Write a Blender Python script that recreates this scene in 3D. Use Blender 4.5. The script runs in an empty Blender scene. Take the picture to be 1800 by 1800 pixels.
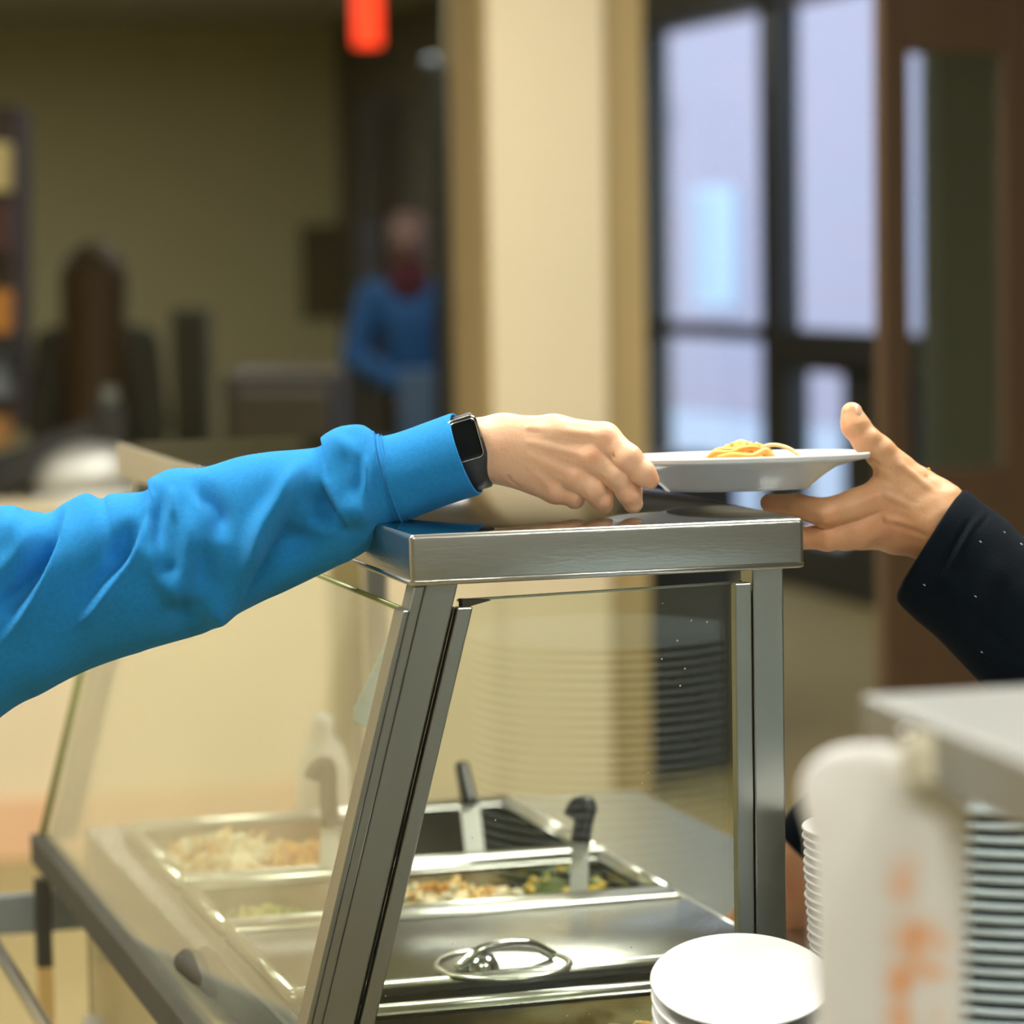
import bpy, bmesh, math, random
import numpy as np
from mathutils import Vector, Matrix

random.seed(4); rng = np.random.default_rng(4)
S = bpy.context.scene
COL = S.collection

# ------------------------------------------------------------------ camera
F = 5400.0
CAMH = 1.5

def _ray(px, py):
    return np.array([(px-900)/F, -(py-900)/F, 1.0])

_vp = (-753.0, 473.0); _sl = -0.016
_a = _ray(*_vp); _b = _ray(900, _vp[1]+_sl*(900-_vp[0]))
YC = _a/np.linalg.norm(_a)
ZC = np.cross(YC, _b); ZC /= np.linalg.norm(ZC)
if ZC[1] < 0: ZC = -ZC
XC = np.cross(YC, ZC)
if XC[0] < 0: XC = -XC
_r = _ray(720, 940)
P0 = _r*(-0.2/(_r @ ZC))          # near left top corner of the shelf, world (0,0,1.30)

def c2w(p):
    """camera-frame point (right, up, forward) -> world"""
    p = np.asarray(p, float) - P0
    return np.stack([p @ XC, p @ YC, p @ ZC + 1.3], -1)

CAM = c2w(np.zeros(3))

def at(px, py, d):
    """world point seen at px,py at distance d along the view axis"""
    return c2w(_ray(px, py)*d)

def on(px, py, axis, val):
    """world point where the sight line meets the plane x/y/z = val"""
    r = _ray(px, py); n = (XC, YC, ZC)[axis]
    v = val-(1.3 if axis == 2 else 0)
    return c2w(r*((v+P0 @ n)/(r @ n)))

ex = np.array([XC[0], YC[0], ZC[0]])     # camera right in world
ey = np.array([XC[1], YC[1], ZC[1]])     # camera up
ez = np.array([XC[2], YC[2], ZC[2]])     # camera forward

cd = bpy.data.cameras.new('camera'); cam = bpy.data.objects.new('camera', cd); COL.objects.link(cam)
M = Matrix.Identity(4)
for i in range(3):
    M[i][0] = ex[i]; M[i][1] = ey[i]; M[i][2] = -ez[i]; M[i][3] = CAM[i]
cam.matrix_world = M
cd.sensor_width = 36; cd.sensor_height = 36; cd.sensor_fit = 'HORIZONTAL'
cd.lens = F/1800*36
cd.clip_start = 0.05; cd.clip_end = 200
cd.dof.use_dof = True; cd.dof.focus_distance = 2.29; cd.dof.aperture_fstop = cd.lens/23.0
cd.dof.aperture_blades = 0
S.camera = cam

# ------------------------------------------------------------------ world, exposure, light
S.view_settings.view_transform = 'Standard'; S.view_settings.look = 'None'
S.view_settings.gamma = 1.0; S.view_settings.exposure = 0.0
S.view_settings.use_curve_mapping = False
S.cycles.use_denoising = True
S.cycles.max_bounces = 7; S.cycles.use_adaptive_sampling = True; S.cycles.adaptive_threshold = 0.025; S.cycles.transparent_max_bounces = 12
S.cycles.sample_clamp_indirect = 4.0; S.cycles.blur_glossy = 1.0
S.cycles.caustics_reflective = True; S.cycles.caustics_refractive = False
W = bpy.data.worlds.new('overcast_sky'); S.world = W; W.use_nodes = True
W.node_tree.nodes['Background'].inputs[0].default_value = (0.74, 0.86, 1.0, 1)
W.node_tree.nodes['Background'].inputs[1].default_value = 3.0

LIGHT_COL = (1.0, 0.975, 0.90)
# x, y, size x, size y, z, emission strength  (ceiling panels; those in the far room are added to brighten it)
PANELS = [(-0.9, 0.5, 1.2, 0.6, 3.1, 39), (1.3, 0.5, 1.2, 0.6, 3.1, 36),
          (-0.9, -2.2, 1.2, 0.6, 3.1, 19), (1.3, -2.2, 1.2, 0.6, 3.1, 21),
          (-1.2, 3.9, 1.2, 0.6, 3.1, 19), (1.2, 3.9, 1.2, 0.6, 3.1, 32),
          (-0.5, 11.5, 1.2, 0.6, 3.1, 30), (-3.6, 2.2, 0.6, 1.2, 3.1, 18),
          (2.2, 14.5, 1.2, 0.6, 3.1, 32), (2.6, 9.0, 1.2, 0.6, 3.1, 17)]

# ------------------------------------------------------------------ materials
def mat(name, col=(.8, .8, .8), rough=.5, metal=0, bump=0, bscale=200, sss=0, sheen=0, spec=.5,
        vary=0, vscale=20, emit=None, estr=0, coat=0, aniso=None, trans=0):
    m = bpy.data.materials.new(name); m.use_nodes = True
    nt = m.node_tree; b = nt.nodes['Principled BSDF']
    b.inputs['Base Color'].default_value = (*col, 1); b.inputs['Roughness'].default_value = rough
    b.inputs['Metallic'].default_value = metal
    b.inputs['Specular IOR Level'].default_value = spec
    if coat: b.inputs['Coat Weight'].default_value = coat; b.inputs['Coat Roughness'].default_value = .08
    if sss:
        b.inputs['Subsurface Weight'].default_value = sss
        b.inputs['Subsurface Radius'].default_value = (1, .35, .18)
        b.inputs['Subsurface Scale'].default_value = .006
    if sheen:
        b.inputs['Sheen Weight'].default_value = sheen; b.inputs['Sheen Roughness'].default_value = .5
        b.inputs['Sheen Tint'].default_value = (*[min(1, c*1.5+.15) for c in col], 1)
    if emit: b.inputs['Emission Color'].default_value = (*emit, 1); b.inputs['Emission Strength'].default_value = estr
    if trans: b.inputs['Transmission Weight'].default_value = trans
    tc = nt.nodes.new('ShaderNodeTexCoord')
    mp = nt.nodes.new('ShaderNodeMapping'); nt.links.new(tc.outputs['Object'], mp.inputs[0])
    if aniso: mp.inputs['Scale'].default_value = aniso
    if vary:
        n = nt.nodes.new('ShaderNodeTexNoise'); n.inputs['Scale'].default_value = vscale; n.inputs['Detail'].default_value = 4
        nt.links.new(mp.outputs[0], n.inputs['Vector'])
        mx = nt.nodes.new('ShaderNodeMix'); mx.data_type = 'RGBA'
        mx.inputs[6].default_value = (*[c*(1-vary) for c in col], 1)
        mx.inputs[7].default_value = (*[min(1, c*(1+vary)) for c in col], 1)
        nt.links.new(n.outputs['Fac'], mx.inputs[0]); nt.links.new(mx.outputs[2], b.inputs['Base Color'])
    if bump:
        n2 = nt.nodes.new('ShaderNodeTexNoise'); n2.inputs['Scale'].default_value = bscale; n2.inputs['Detail'].default_value = 3
        nt.links.new(mp.outputs[0], n2.inputs['Vector'])
        bp = nt.nodes.new('ShaderNodeBump'); bp.inputs['Strength'].default_value = bump; bp.inputs['Distance'].default_value = .001
        nt.links.new(n2.outputs['Fac'], bp.inputs['Height']); nt.links.new(bp.outputs[0], b.inputs['Normal'])
    return m

STEEL = mat('brushed_steel', (.46, .47, .44), .30, 1, bump=.25, bscale=60, vary=.08, vscale=14, aniso=(1, 1, 6))
STEEL_TOP = mat('polished_steel', (.37, .38, .37), .07, 1, bump=.09, bscale=14, vary=.05, vscale=9)
STEEL_POST = mat('satin_steel', (.40, .41, .37), .32, 1, bump=.3, bscale=55, vary=.12, vscale=10, aniso=(1, 1, .35))
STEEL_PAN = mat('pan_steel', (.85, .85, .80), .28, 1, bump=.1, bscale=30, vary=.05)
STEEL_SHADED = mat('shaded_pan_steel', (.30, .29, .24), .25, 1, bump=.1, bscale=30, vary=.1)  # pan steel darkened: shade of the pan insides put into the colour
SPOONM = mat('bright_shaft_steel', (.86, .86, .82), .4, .35)
STEEL_DECK = mat('deck_steel', (.52, .52, .50), .24, 1, bump=.25, bscale=40, vary=.1, vscale=12)
DARKRAIL = mat('dark_rail', (.034, .031, .018), .75, .0, vary=.15)
CREAM = mat('cream_paint', (.78, .67, .45), .75, vary=.03, vscale=3, bump=.2, bscale=80)
TANTONE = mat('tan_tone', (.48, .36, .165), .7, vary=.05, vscale=4)  # tan of trim and partition, also used for the column's shaded side
DIMCREAM = mat('dim_cream', (.52, .49, .28), .8, vary=.06, vscale=1.5)  # cream darkened to olive: dimness of the far room put into the colour
PEACH = mat('peach_wainscot', (.80, .52, .30), .6, vary=.05, vscale=3)
FLOORM = mat('tan_floor', (.33, .265, .115), .75, vary=.12, vscale=2)
CEILM = mat('ceiling_white', (.36, .34, .28), .9)
BLACKFR = mat('black_aluminium', (.010, .012, .014), .4, 0)
BROWNWOOD = mat('brown_door_wood', (.072, .040, .018), .5, vary=.2, vscale=6, aniso=(6, 6, .6))
BLACK = mat('black_plastic', (.012, .012, .013), .35)
BLACKSOFT = mat('black_rubber', (.028, .030, .031), .55, bump=.1, bscale=900)
SCREEN = mat('screen_glass', (.006, .008, .009), .12, 0, spec=.2)
CHROME = mat('chrome', (.9, .9, .9), .16, 1)
CERAMIC = mat('white_ceramic', (.88, .88, .87), .3, coat=.1, spec=.6)
GREYCER = mat('grey_white_melamine', (.72, .78, .84), .28, coat=.15, spec=.6)
BLUEGREYCER = mat('pale_blue_grey_plate', (.50, .62, .66), .25, coat=.2)
BLUE = mat('blue_sweatshirt', (.018, .235, .57), .95, bump=.9, bscale=1500, sheen=.4, vary=.16, vscale=260, spec=.15)
NAVY = mat('navy_fleece', (.0018, .0048, .0085), .95, bump=.8, bscale=900, sheen=.012, vary=.3, vscale=60, spec=.15)
REDLIT = mat('lit_exit_sign', (.9, .05, .02), .5, emit=(1, .055, .012), estr=1.6)
PEOPLE_BLUE = mat('blue_shirt', (.014, .08, .22), .9)
HAIR = mat('brown_hair', (.075, .045, .014), .7)
GREYCLOTH = mat('dark_grey_clothes', (.06, .056, .035), .9)
MAROON = mat('maroon_scarf', (.055, .006, .009), .9)
DIMSKIN = mat('far_skin', (.17, .10, .075), .6)
LBLUE = mat('light_blue_plastic', (.12, .60, .92), .4)
ORANGE = mat('orange_pack', (.75, .28, .04), .5)
WHITEP = mat('white_plastic', (.78, .76, .68), .4)
CREAMP = mat('cream_clip', (.90, .86, .68), .5)
DARKTABLE = mat('dark_table', (.07, .055, .03), .5)
GREEN = mat('parsley_green', (.13, .24, .03), .5)
ROD = mat('glass_edge_green', (.20, .22, .06), .25)
PANEL_E = []

def skin_mat(name, base, red):
    m = mat(name, base, .44, bump=.28, bscale=330, sss=.22)
    nt = m.node_tree; b = nt.nodes['Principled BSDF']
    at_ = nt.nodes.new('ShaderNodeAttribute'); at_.attribute_name = 'redness'
    n = nt.nodes.new('ShaderNodeTexNoise'); n.inputs['Scale'].default_value = 55; n.inputs['Detail'].default_value = 5
    tc = nt.nodes.new('ShaderNodeTexCoord'); nt.links.new(tc.outputs['Object'], n.inputs['Vector'])
    ma = nt.nodes.new('ShaderNodeMath'); ma.operation = 'MULTIPLY_ADD'
    nt.links.new(n.outputs['Fac'], ma.inputs[0]); ma.inputs[1].default_value = .9; ma.inputs[2].default_value = -.38
    ad = nt.nodes.new('ShaderNodeMath'); ad.operation = 'ADD'; ad.use_clamp = True
    nt.links.new(ma.outputs[0], ad.inputs[0]); nt.links.new(at_.outputs['Fac'], ad.inputs[1])
    mx = nt.nodes.new('ShaderNodeMix'); mx.data_type = 'RGBA'
    mx.inputs[6].default_value = (*base, 1); mx.inputs[7].default_value = (*red, 1)
    nt.links.new(ad.outputs[0], mx.inputs[0]); nt.links.new(mx.outputs[2], b.inputs['Base Color'])
    return m
SKIN1 = skin_mat('fair_skin', (.80, .50, .31), (.74, .33, .19))
SKIN2 = skin_mat('warm_skin', (.66, .37, .19), (.52, .21, .09))
NAIL = mat('nail', (.78, .50, .36), .25, sss=.2, coat=.3)

def glass_mat(name, haze, tint=(.93, .96, .90), hcol=(.80, .78, .62), specks=0.0):
    m = bpy.data.materials.new(name); m.use_nodes = True
    nt = m.node_tree; nt.nodes.clear(); N = nt.nodes.new; L = nt.links.new
    out = N('ShaderNodeOutputMaterial'); tr = N('ShaderNodeBsdfTransparent'); tr.inputs[0].default_value = (*tint, 1)
    gl = N('ShaderNodeBsdfGlossy'); gl.inputs['Roughness'].default_value = .01; gl.inputs[0].default_value = (1, 1, 1, 1)
    lw = N('ShaderNodeLayerWeight'); lw.inputs['Blend'].default_value = .5        # facing = 1-|cos|: Schlick, same from both sides
    pw = N('ShaderNodeMath'); pw.operation = 'POWER'; L(lw.outputs['Facing'], pw.inputs[0]); pw.inputs[1].default_value = 5
    fr = N('ShaderNodeMath'); fr.operation = 'MULTIPLY_ADD'; L(pw.outputs[0], fr.inputs[0]); fr.inputs[1].default_value = .95; fr.inputs[2].default_value = .045
    df = N('ShaderNodeBsdfDiffuse'); df.inputs[0].default_value = (*hcol, 1)
    m1 = N('ShaderNodeMixShader'); m2 = N('ShaderNodeMixShader')
    L(df.outputs[0], m1.inputs[2]); L(tr.outputs[0], m1.inputs[1])
    if specks:
        tc = N('ShaderNodeTexCoord'); vo = N('ShaderNodeTexVoronoi'); vo.inputs['Scale'].default_value = 75
        L(tc.outputs['Object'], vo.inputs['Vector'])
        lt = N('ShaderNodeMath'); lt.operation = 'LESS_THAN'; lt.inputs[1].default_value = .055
        L(vo.outputs['Distance'], lt.inputs[0])
        ns = N('ShaderNodeTexNoise'); ns.inputs['Scale'].default_value = 12; L(tc.outputs['Object'], ns.inputs['Vector'])
        gt = N('ShaderNodeMath'); gt.operation = 'GREATER_THAN'; gt.inputs[1].default_value = .52; L(ns.outputs['Fac'], gt.inputs[0])
        mu = N('ShaderNodeMath'); mu.operation = 'MULTIPLY'; L(lt.outputs[0], mu.inputs[0]); L(gt.outputs[0], mu.inputs[1])
        ma = N('ShaderNodeMath'); ma.operation = 'MULTIPLY_ADD'; L(mu.outputs[0], ma.inputs[0]); ma.inputs[1].default_value = specks; ma.inputs[2].default_value = haze
        L(ma.outputs[0], m1.inputs[0])
    else:
        m1.inputs[0].default_value = haze
    L(fr.outputs[0], m2.inputs[0]); L(m1.outputs[0], m2.inputs[1]); L(gl.outputs[0], m2.inputs[2])
    L(m2.outputs[0], out.inputs[0])
    return m
GLASS_END = glass_mat('end_glass', .012, specks=.7)
GLASS_FRONT = glass_mat('front_glass', .09, hcol=(.62, .60, .46))
GLASS_WIN = glass_mat('window_glass', .0, tint=(.92, .95, .96))

# ------------------------------------------------------------------ helpers
def V(*a): return np.array(a, float)

def new_obj(name, verts, faces, m, parent=None, loc=None, smooth=True, mats=None, fmat=None):
    """verts in world coordinates; loc = object origin for a top-level object"""
    me = bpy.data.meshes.new(name)
    verts = np.asarray(verts, float)
    o_ = parent['_loc'] if parent is not None else (loc if loc is not None else verts.mean(0)*0)
    o_ = np.array(o_)
    me.from_pydata((verts-o_).tolist(), [], [tuple(int(i) for i in f) for f in faces])
    for mm in (mats or [m]): me.materials.append(mm)
    if fmat is not None: me.polygons.foreach_set('material_index', fmat)
    if smooth: me.polygons.foreach_set('use_smooth', [True]*len(me.polygons))
    me.update()
    o = bpy.data.objects.new(name, me); COL.objects.link(o)
    if parent is not None: o.parent = parent
    else: o.location = o_.tolist()
    o['_loc'] = o_.tolist()
    return o

def thing(name, label, cat, loc, group=None):
    o = bpy.data.objects.new(name, None); COL.objects.link(o); o.empty_display_size = .05
    o.location = [float(v) for v in loc]; o['_loc'] = [float(v) for v in loc]
    return tag(o, label, cat, group)

def tag(o, label, cat, group=None, kind=None):
    o['label'] = label; o['category'] = cat
    if group: o['group'] = group
    if kind: o['kind'] = kind
    return o

def struct(o): o['kind'] = 'structure'; return o

def join(parts):
    vs, fs = [], []; n = 0
    for v, f in parts:
        v = np.asarray(v, float)
        vs.append(v); fs += [tuple(i+n for i in q) for q in f]; n += len(v)
    return np.concatenate(vs), fs

def box(x0, x1, y0, y1, z0, z1, bev=0, seg=2):
    bm = bmesh.new()
    g = bmesh.ops.create_cube(bm, size=1)
    for v in bm.verts:
        v.co = ((x0+x1)/2+v.co.x*(x1-x0), (y0+y1)/2+v.co.y*(y1-y0), (z0+z1)/2+v.co.z*(z1-z0))
    if bev: bmesh.ops.bevel(bm, geom=list(bm.edges), offset=bev, segments=seg, affect='EDGES', profile=.5)
    return bm_out(bm)

def bm_out(bm):
    bmesh.ops.recalc_face_normals(bm, faces=list(bm.faces))
    bm.verts.index_update()
    v = np.array([list(a.co) for a in bm.verts]); f = [tuple(x.index for x in q.verts) for q in bm.faces]
    bm.free(); return v, f

def prism(poly, y0, y1, bev=0, axis=1):
    """polygon in the plane across `axis`, extruded y0..y1"""
    bm = bmesh.new()
    def pt(p, y):
        q = [p[0], p[1]]; q.insert(axis, y); return q
    a = [bm.verts.new(pt(p, y0)) for p in poly]; b = [bm.verts.new(pt(p, y1)) for p in poly]
    n = len(poly)
    bm.faces.new(a); bm.faces.new(b[::-1])
    for i in range(n): bm.faces.new((a[i], b[i], b[(i+1) % n], a[(i+1) % n]))
    if bev: bmesh.ops.bevel(bm, geom=list(bm.edges), offset=bev, segments=2, affect='EDGES', profile=.5)
    return bm_out(bm)

def tube(pts, r, n=10, cap=True):
    pts = np.asarray(pts, float); k = len(pts)
    r = np.full(k, r) if np.isscalar(r) else np.asarray(r, float)
    T = np.gradient(pts, axis=0); T /= np.linalg.norm(T, axis=1)[:, None]+1e-12
    up = V(0, 0, 1) if abs(T[0][2]) < .9 else V(1, 0, 0)
    vs = []; nrm = np.cross(T[0], up); nrm /= np.linalg.norm(nrm)
    for i in range(k):
        nrm = nrm-T[i]*(nrm @ T[i]); nrm /= np.linalg.norm(nrm); b = np.cross(T[i], nrm)
        for j in range(n):
            t = 2*math.pi*j/n; vs.append(pts[i]+r[i]*(nrm*math.cos(t)+b*math.sin(t)))
    fs = [(i*n+j, i*n+(j+1) % n, (i+1)*n+(j+1) % n, (i+1)*n+j) for i in range(k-1) for j in range(n)]
    if cap: fs += [tuple(range(n))[::-1], tuple((k-1)*n+j for j in range(n))]
    return np.array(vs), fs

def lathe(prof, n=48, c=(0, 0, 0), rot=None):
    vs = []; k = len(prof)
    for r, z in prof:
        for j in range(n):
            t = 2*math.pi*j/n; vs.append((r*math.cos(t), r*math.sin(t), z))
    vs = np.array(vs)
    if rot is not None: vs = vs @ np.asarray(rot).T
    vs = vs+np.array(c)
    fs = [(i*n+j, i*n+(j+1) % n, (i+1)*n+(j+1) % n, (i+1)*n+j) for i in range(k-1) for j in range(n)]
    return vs, fs

def rot_about(axis, ang):
    return np.array(Matrix.Rotation(ang, 3, Vector(axis)))

def catmull(pts, n):
    pts = np.asarray(pts, float); k = len(pts)
    P = np.vstack([2*pts[0]-pts[1], pts, 2*pts[-1]-pts[-2]])
    out = []
    for u in np.linspace(0, k-1-1e-9, n):
        i = int(u); t = u-i; p0, p1, p2, p3 = P[i:i+4]
        out.append(.5*((2*p1)+(-p0+p2)*t+(2*p0-5*p1+4*p2-p3)*t*t+(-p0+3*p1-3*p2+p3)*t**3))
    return np.array(out)

# picture-scaled modelling space for arms: (px, py, depth in the same units), sized at distance d0
def px2w(v, d0):
    v = np.asarray(v, float); d = d0+v[:, 2]*d0/F
    return c2w(np.stack([(v[:, 0]-900)/F*d0*(1), -(v[:, 1]-900)/F*d0, d], -1)*np.array([1, 1, 1.]) if False else
               np.stack([(v[:, 0]-900)/F*d, -(v[:, 1]-900)/F*d, d], -1))

# --- signed distance modelling
def seg(p, a, b, ra, rb):
    a = np.array(a, float); b = np.array(b, float); ab = b-a
    t = np.clip(((p-a) @ ab)/(ab @ ab+1e-9), 0, 1)
    return np.linalg.norm(p-a-t[:, None]*ab, axis=1)-(ra+(rb-ra)*t)

def smin(a, b, k):
    h = np.clip(.5+.5*(b-a)/k, 0, 1); return b*(1-h)+a*h-k*h*(1-h)

def chain(p, pts, k=5):
    d = None
    for (a, ra), (b, rb) in zip(pts[:-1], pts[1:]):
        e = seg(p, a, b, ra, rb); d = e if d is None else smin(d, e, k)
    return d

def polydist(p, pts):
    d = None
    for a, b in zip(pts[:-1], pts[1:]):
        e = seg(p, a, b, 0, 0); d = e if d is None else np.minimum(d, e)
    return d

def nets(fn, lo, hi, h):
    lo = np.array(lo, float); n = (np.ceil((np.array(hi)-lo)/h)).astype(int)+1
    gx, gy, gz = [lo[i]+h*np.arange(n[i]) for i in range(3)]
    G = np.stack(np.meshgrid(gx, gy, gz, indexing='ij'), -1).reshape(-1, 3)
    vol = np.empty(len(G))
    for i in range(0, len(G), 400000): vol[i:i+400000] = fn(G[i:i+400000])
    vol = vol.reshape(n); ins = vol < 0
    c = np.zeros(n-1, int)
    for dx in (0, 1):
        for dy in (0, 1):
            for dz in (0, 1): c += ins[dx:n[0]-1+dx, dy:n[1]-1+dy, dz:n[2]-1+dz]
    act = (c > 0) & (c < 8); idx = -np.ones(act.shape, int); cells = np.argwhere(act); idx[act] = np.arange(len(cells))
    acc = np.zeros((len(cells), 3)); cnt = np.zeros(len(cells))
    cor = [(0, 0, 0), (1, 0, 0), (0, 1, 0), (1, 1, 0), (0, 0, 1), (1, 0, 1), (0, 1, 1), (1, 1, 1)]
    for a in range(8):
        for b in range(a+1, 8):
            df = np.array(cor[b])-np.array(cor[a])
            if np.abs(df).sum() != 1: continue
            ia = cells+cor[a]; ib = cells+cor[b]
            va = vol[tuple(ia.T)]; vb = vol[tuple(ib.T)]; mk = (va < 0) != (vb < 0)
            t = np.where(mk, va/(va-vb+1e-12), 0)
            acc[mk] += (np.array(cor[a])+t[:, None]*df)[mk]; cnt[mk] += 1
    verts = lo+h*(cells+acc/cnt[:, None])
    faces = []
    for ax in range(3):
        sl0 = [slice(None)]*3; sl1 = [slice(None)]*3; sl0[ax] = slice(0, -1); sl1[ax] = slice(1, None)
        e = np.argwhere(ins[tuple(sl0)] != ins[tuple(sl1)])
        o1, o2 = [i for i in range(3) if i != ax]
        e = e[(e[:, o1] > 0) & (e[:, o2] > 0) & (e[:, o1] < n[o1]-1) & (e[:, o2] < n[o2]-1)]
        d1 = np.zeros(3, int); d1[o1] = 1; d2 = np.zeros(3, int); d2[o2] = 1
        q = np.stack([idx[tuple((e-d1-d2).T)], idx[tuple((e-d2).T)], idx[tuple(e.T)], idx[tuple((e-d1).T)]], 1)
        flip = ins[tuple(e.T)]
        if ax == 1: flip = ~flip
        q[~flip] = q[~flip][:, ::-1]
        faces.append(q)
    faces = np.concatenate(faces)
    for _ in range(3):
        g = np.stack([(fn(verts+d)-fn(verts-d)) for d in np.eye(3)*h*.25], 1)/(h*.5)
        s = fn(verts); gg = (g*g).sum(1)+1e-6
        verts = verts-np.clip((s/gg), -h, h)[:, None]*g*.9
    return verts, faces

def redness(o, verts, spots, base=0.0):
    r = np.full(len(verts), base)
    for c, w, a in spots: r += a*np.exp(-((verts-np.array(c))**2).sum(1)/w**2)
    at_ = o.data.attributes.new('redness', 'FLOAT', 'POINT'); at_.data.foreach_set('value', r.astype(np.float32))

# ================================================================== ROOM SHELL
XR = float(at(1140, 582, 15.5)[0])       # right (window) wall
XL, YB, YF, ZT = -4.4, -4.0, 19.0, 3.1
def sbox(name, x0, x1, y0, y1, z0, z1, m, bev=0, parent=None):
    v, f = box(x0, x1, y0, y1, z0, z1, bev)
    o = new_obj(name, v, f, m, parent, loc=None if parent is not None else V((x0+x1)/2, (y0+y1)/2, z0), smooth=False)
    if parent is None: struct(o)
    return o
sbox('floor', XL-.2, XR+.2, YB-.2, YF+.2, -.1, 0, FLOORM)
sbox('ceiling', XL-.2, XR+.2, YB-.2, YF+.2, ZT, ZT+.1, CEILM)
sbox('wall_left', XL-.15, XL, YB, YF, 0, ZT, CREAM)
sbox('wall_back', XL, XR, YB-.15, YB, 0, ZT, mat('grey_tile_wall', (.30, .31, .28), .5, vary=.1))
sbox('wall_far', XL, XR, YF, YF+.15, 0, ZT, DIMCREAM)
# column: a free-standing wall end, with a tan return behind its right side
YCOL = 5.6
c0 = on(865, 500, 1, YCOL); c1 = on(1066, 500, 1, YCOL)
c2 = on(800, 500, 0, c0[0])
sbox('wall_center', c0[0], c1[0], YCOL, c2[1], 0, ZT, CREAM)
sbox('wall_side', -2.4, .30, YCOL-.09, YCOL-.055, 0, ZT, CREAM)
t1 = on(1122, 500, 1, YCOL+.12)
sbox('trim_1', c1[0]+.001, t1[0], YCOL+.06, YCOL+.40, 0, ZT, TANTONE)
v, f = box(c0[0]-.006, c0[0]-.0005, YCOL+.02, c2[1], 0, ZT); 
o = new_obj('column_side_shade', v, f, TANTONE, loc=V(c0[0], YCOL, 0), smooth=False); struct(o)  # tan sheet over the column's left face, its shade put into colour
# low wall under the sight line, left of the column
LWZ = .87
sbox('wall_front', XL, c0[0]-.007, YCOL-.02, YCOL+.12, 0, LWZ, CREAM)
sbox('baseboard_front', XL, float(on(600, 1400, 1, YCOL)[0]), YCOL-.035, YCOL-.021, 0, .15, PEACH)
sbox('trim_3', XL, c0[0]-.007, YCOL-.05, YCOL+.15, LWZ, LWZ+.025, CREAM)

# right wall with openings (built of piers, sill and lintel)
def ywin(px): return float(on(px, 585, 0, XR)[1])
def zwin(px, py): return float(on(px, py, 0, XR)[2])
yw0, yw1 = ywin(1116), ywin(1648)        # far and near edge of the glazed bay (y decreases to the right)
ztop = zwin(1125, 66); zc0, zc1 = zwin(1245, 590), zwin(1245, 572)
wl = bpy.data.objects.new('wall_right', None); COL.objects.link(wl); wl.location = (XR, 0, 0); wl['_loc'] = [XR, 0, 0]; struct(wl)
WRP = mat('dull_olive_paint', (.15, .145, .11), .8)
for nm, y0, y1, z0, z1 in (('wall_panel', yw0, YF, 0, ZT), ('wall_panel', YB, yw1, 0, ZT), ('lintel', yw1, yw0, ztop+.06, ZT)):
    sbox(nm, XR, XR+.2, y0, y1, z0, z1, WRP, parent=wl)
win = bpy.data.objects.new('window_1', None); COL.objects.link(win); win.location = (XR, yw1, 0); win['_loc'] = [XR, yw1, 0]; struct(win)
def fr(name, ya, yb, z0, z1, t=.06):
    return sbox(name, XR-.03, XR-.03+t*1.6, min(ya, yb), max(ya, yb), z0, z1, BLACKFR, parent=win)
yA0, yA1 = ywin(1144), ywin(1348); yB0, yB1 = ywin(1384), ywin(1645)
fr('frame_post', yw0, yA0, 0, ztop+.06); fr('frame_post', yA1, yB0, 0, ztop+.06); fr('frame_post', yB1, yw1, 0, ztop+.06)
fr('frame_rail', yw0, yw1, ztop, ztop+.08)
fr('frame_rail', yA0, yA1, zc0-.01, zc1+.01); fr('frame_rail', yB0, yB1, zc0-.13, zc1+.005)
fr('kick_panel', yA0, yA1, 0, .22); fr('kick_panel', yB0, yB1, 0, .22)
ys0, ys1 = ywin(1398), ywin(1492)
fr('frame_post', yB0, ys0, .22, zc0-.1); fr('frame_post', ys1, ywin(1604), .22, zc0-.1)
for ya, yb, z0, z1 in ((yA0, yA1, zc1, ztop), (yB0, yB1, zc1, ztop), (yA0, yA1, .22, zc0), (ys0, ys1, .22, zc0-.12), (ywin(1604), yB1, .22, zc0-.12)):
    v, f = box(XR+.01, XR+.016, min(ya, yb), max(ya, yb), z0, z1)
    new_obj('pane', v, f, GLASS_WIN, win, smooth=False)

# outside: brick building, snow-covered ground
BR = bpy.data.materials.new('brick'); BR.use_nodes = True
nt = BR.node_tree; b = nt.nodes['Principled BSDF']; br = nt.nodes.new('ShaderNodeTexBrick')
tc = nt.nodes.new('ShaderNodeTexCoord'); mp = nt.nodes.new('ShaderNodeMapping'); mp.inputs['Rotation'].default_value = (math.pi/2, 0, math.pi/2)
sx = nt.nodes.new('ShaderNodeSeparateXYZ'); cx = nt.nodes.new('ShaderNodeCombineXYZ')
nt.links.new(tc.outputs['Object'], sx.inputs[0]); nt.links.new(sx.outputs[1], cx.inputs[0]); nt.links.new(sx.outputs[2], cx.inputs[1])
nt.links.new(cx.outputs[0], br.inputs['Vector'])
br.inputs['Color1'].default_value = (.50, .33, .37, 1); br.inputs['Color2'].default_value = (.42, .34, .42, 1); br.inputs['Mortar'].default_value = (.46, .50, .60, 1)
br.inputs['Scale'].default_value = 1; br.inputs['Brick Width'].default_value = .2; br.inputs['Row Height'].default_value = .075; br.inputs['Mortar Size'].default_value = .012
nt.links.new(br.outputs['Color'], b.inputs['Base Color']); b.inputs['Roughness'].default_value = .9
XB = XR+5.0
bd = thing('brick_building', 'pinkish red brick building seen outside through the black framed windows', 'building', (XB, 25, 0))
v, f = box(XB, XB+3, 4, 60, -.05, 9); new_obj('wall', v, f, BR, bd, smooth=False)
p0 = on(1228, 330, 0, XB); p1 = on(1300, 540, 0, XB)
PALE = mat('pale_window_frame', (.52, .64, .76), .6); PALEG = mat('pale_window_glass', (.30, .42, .50), .15)
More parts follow.
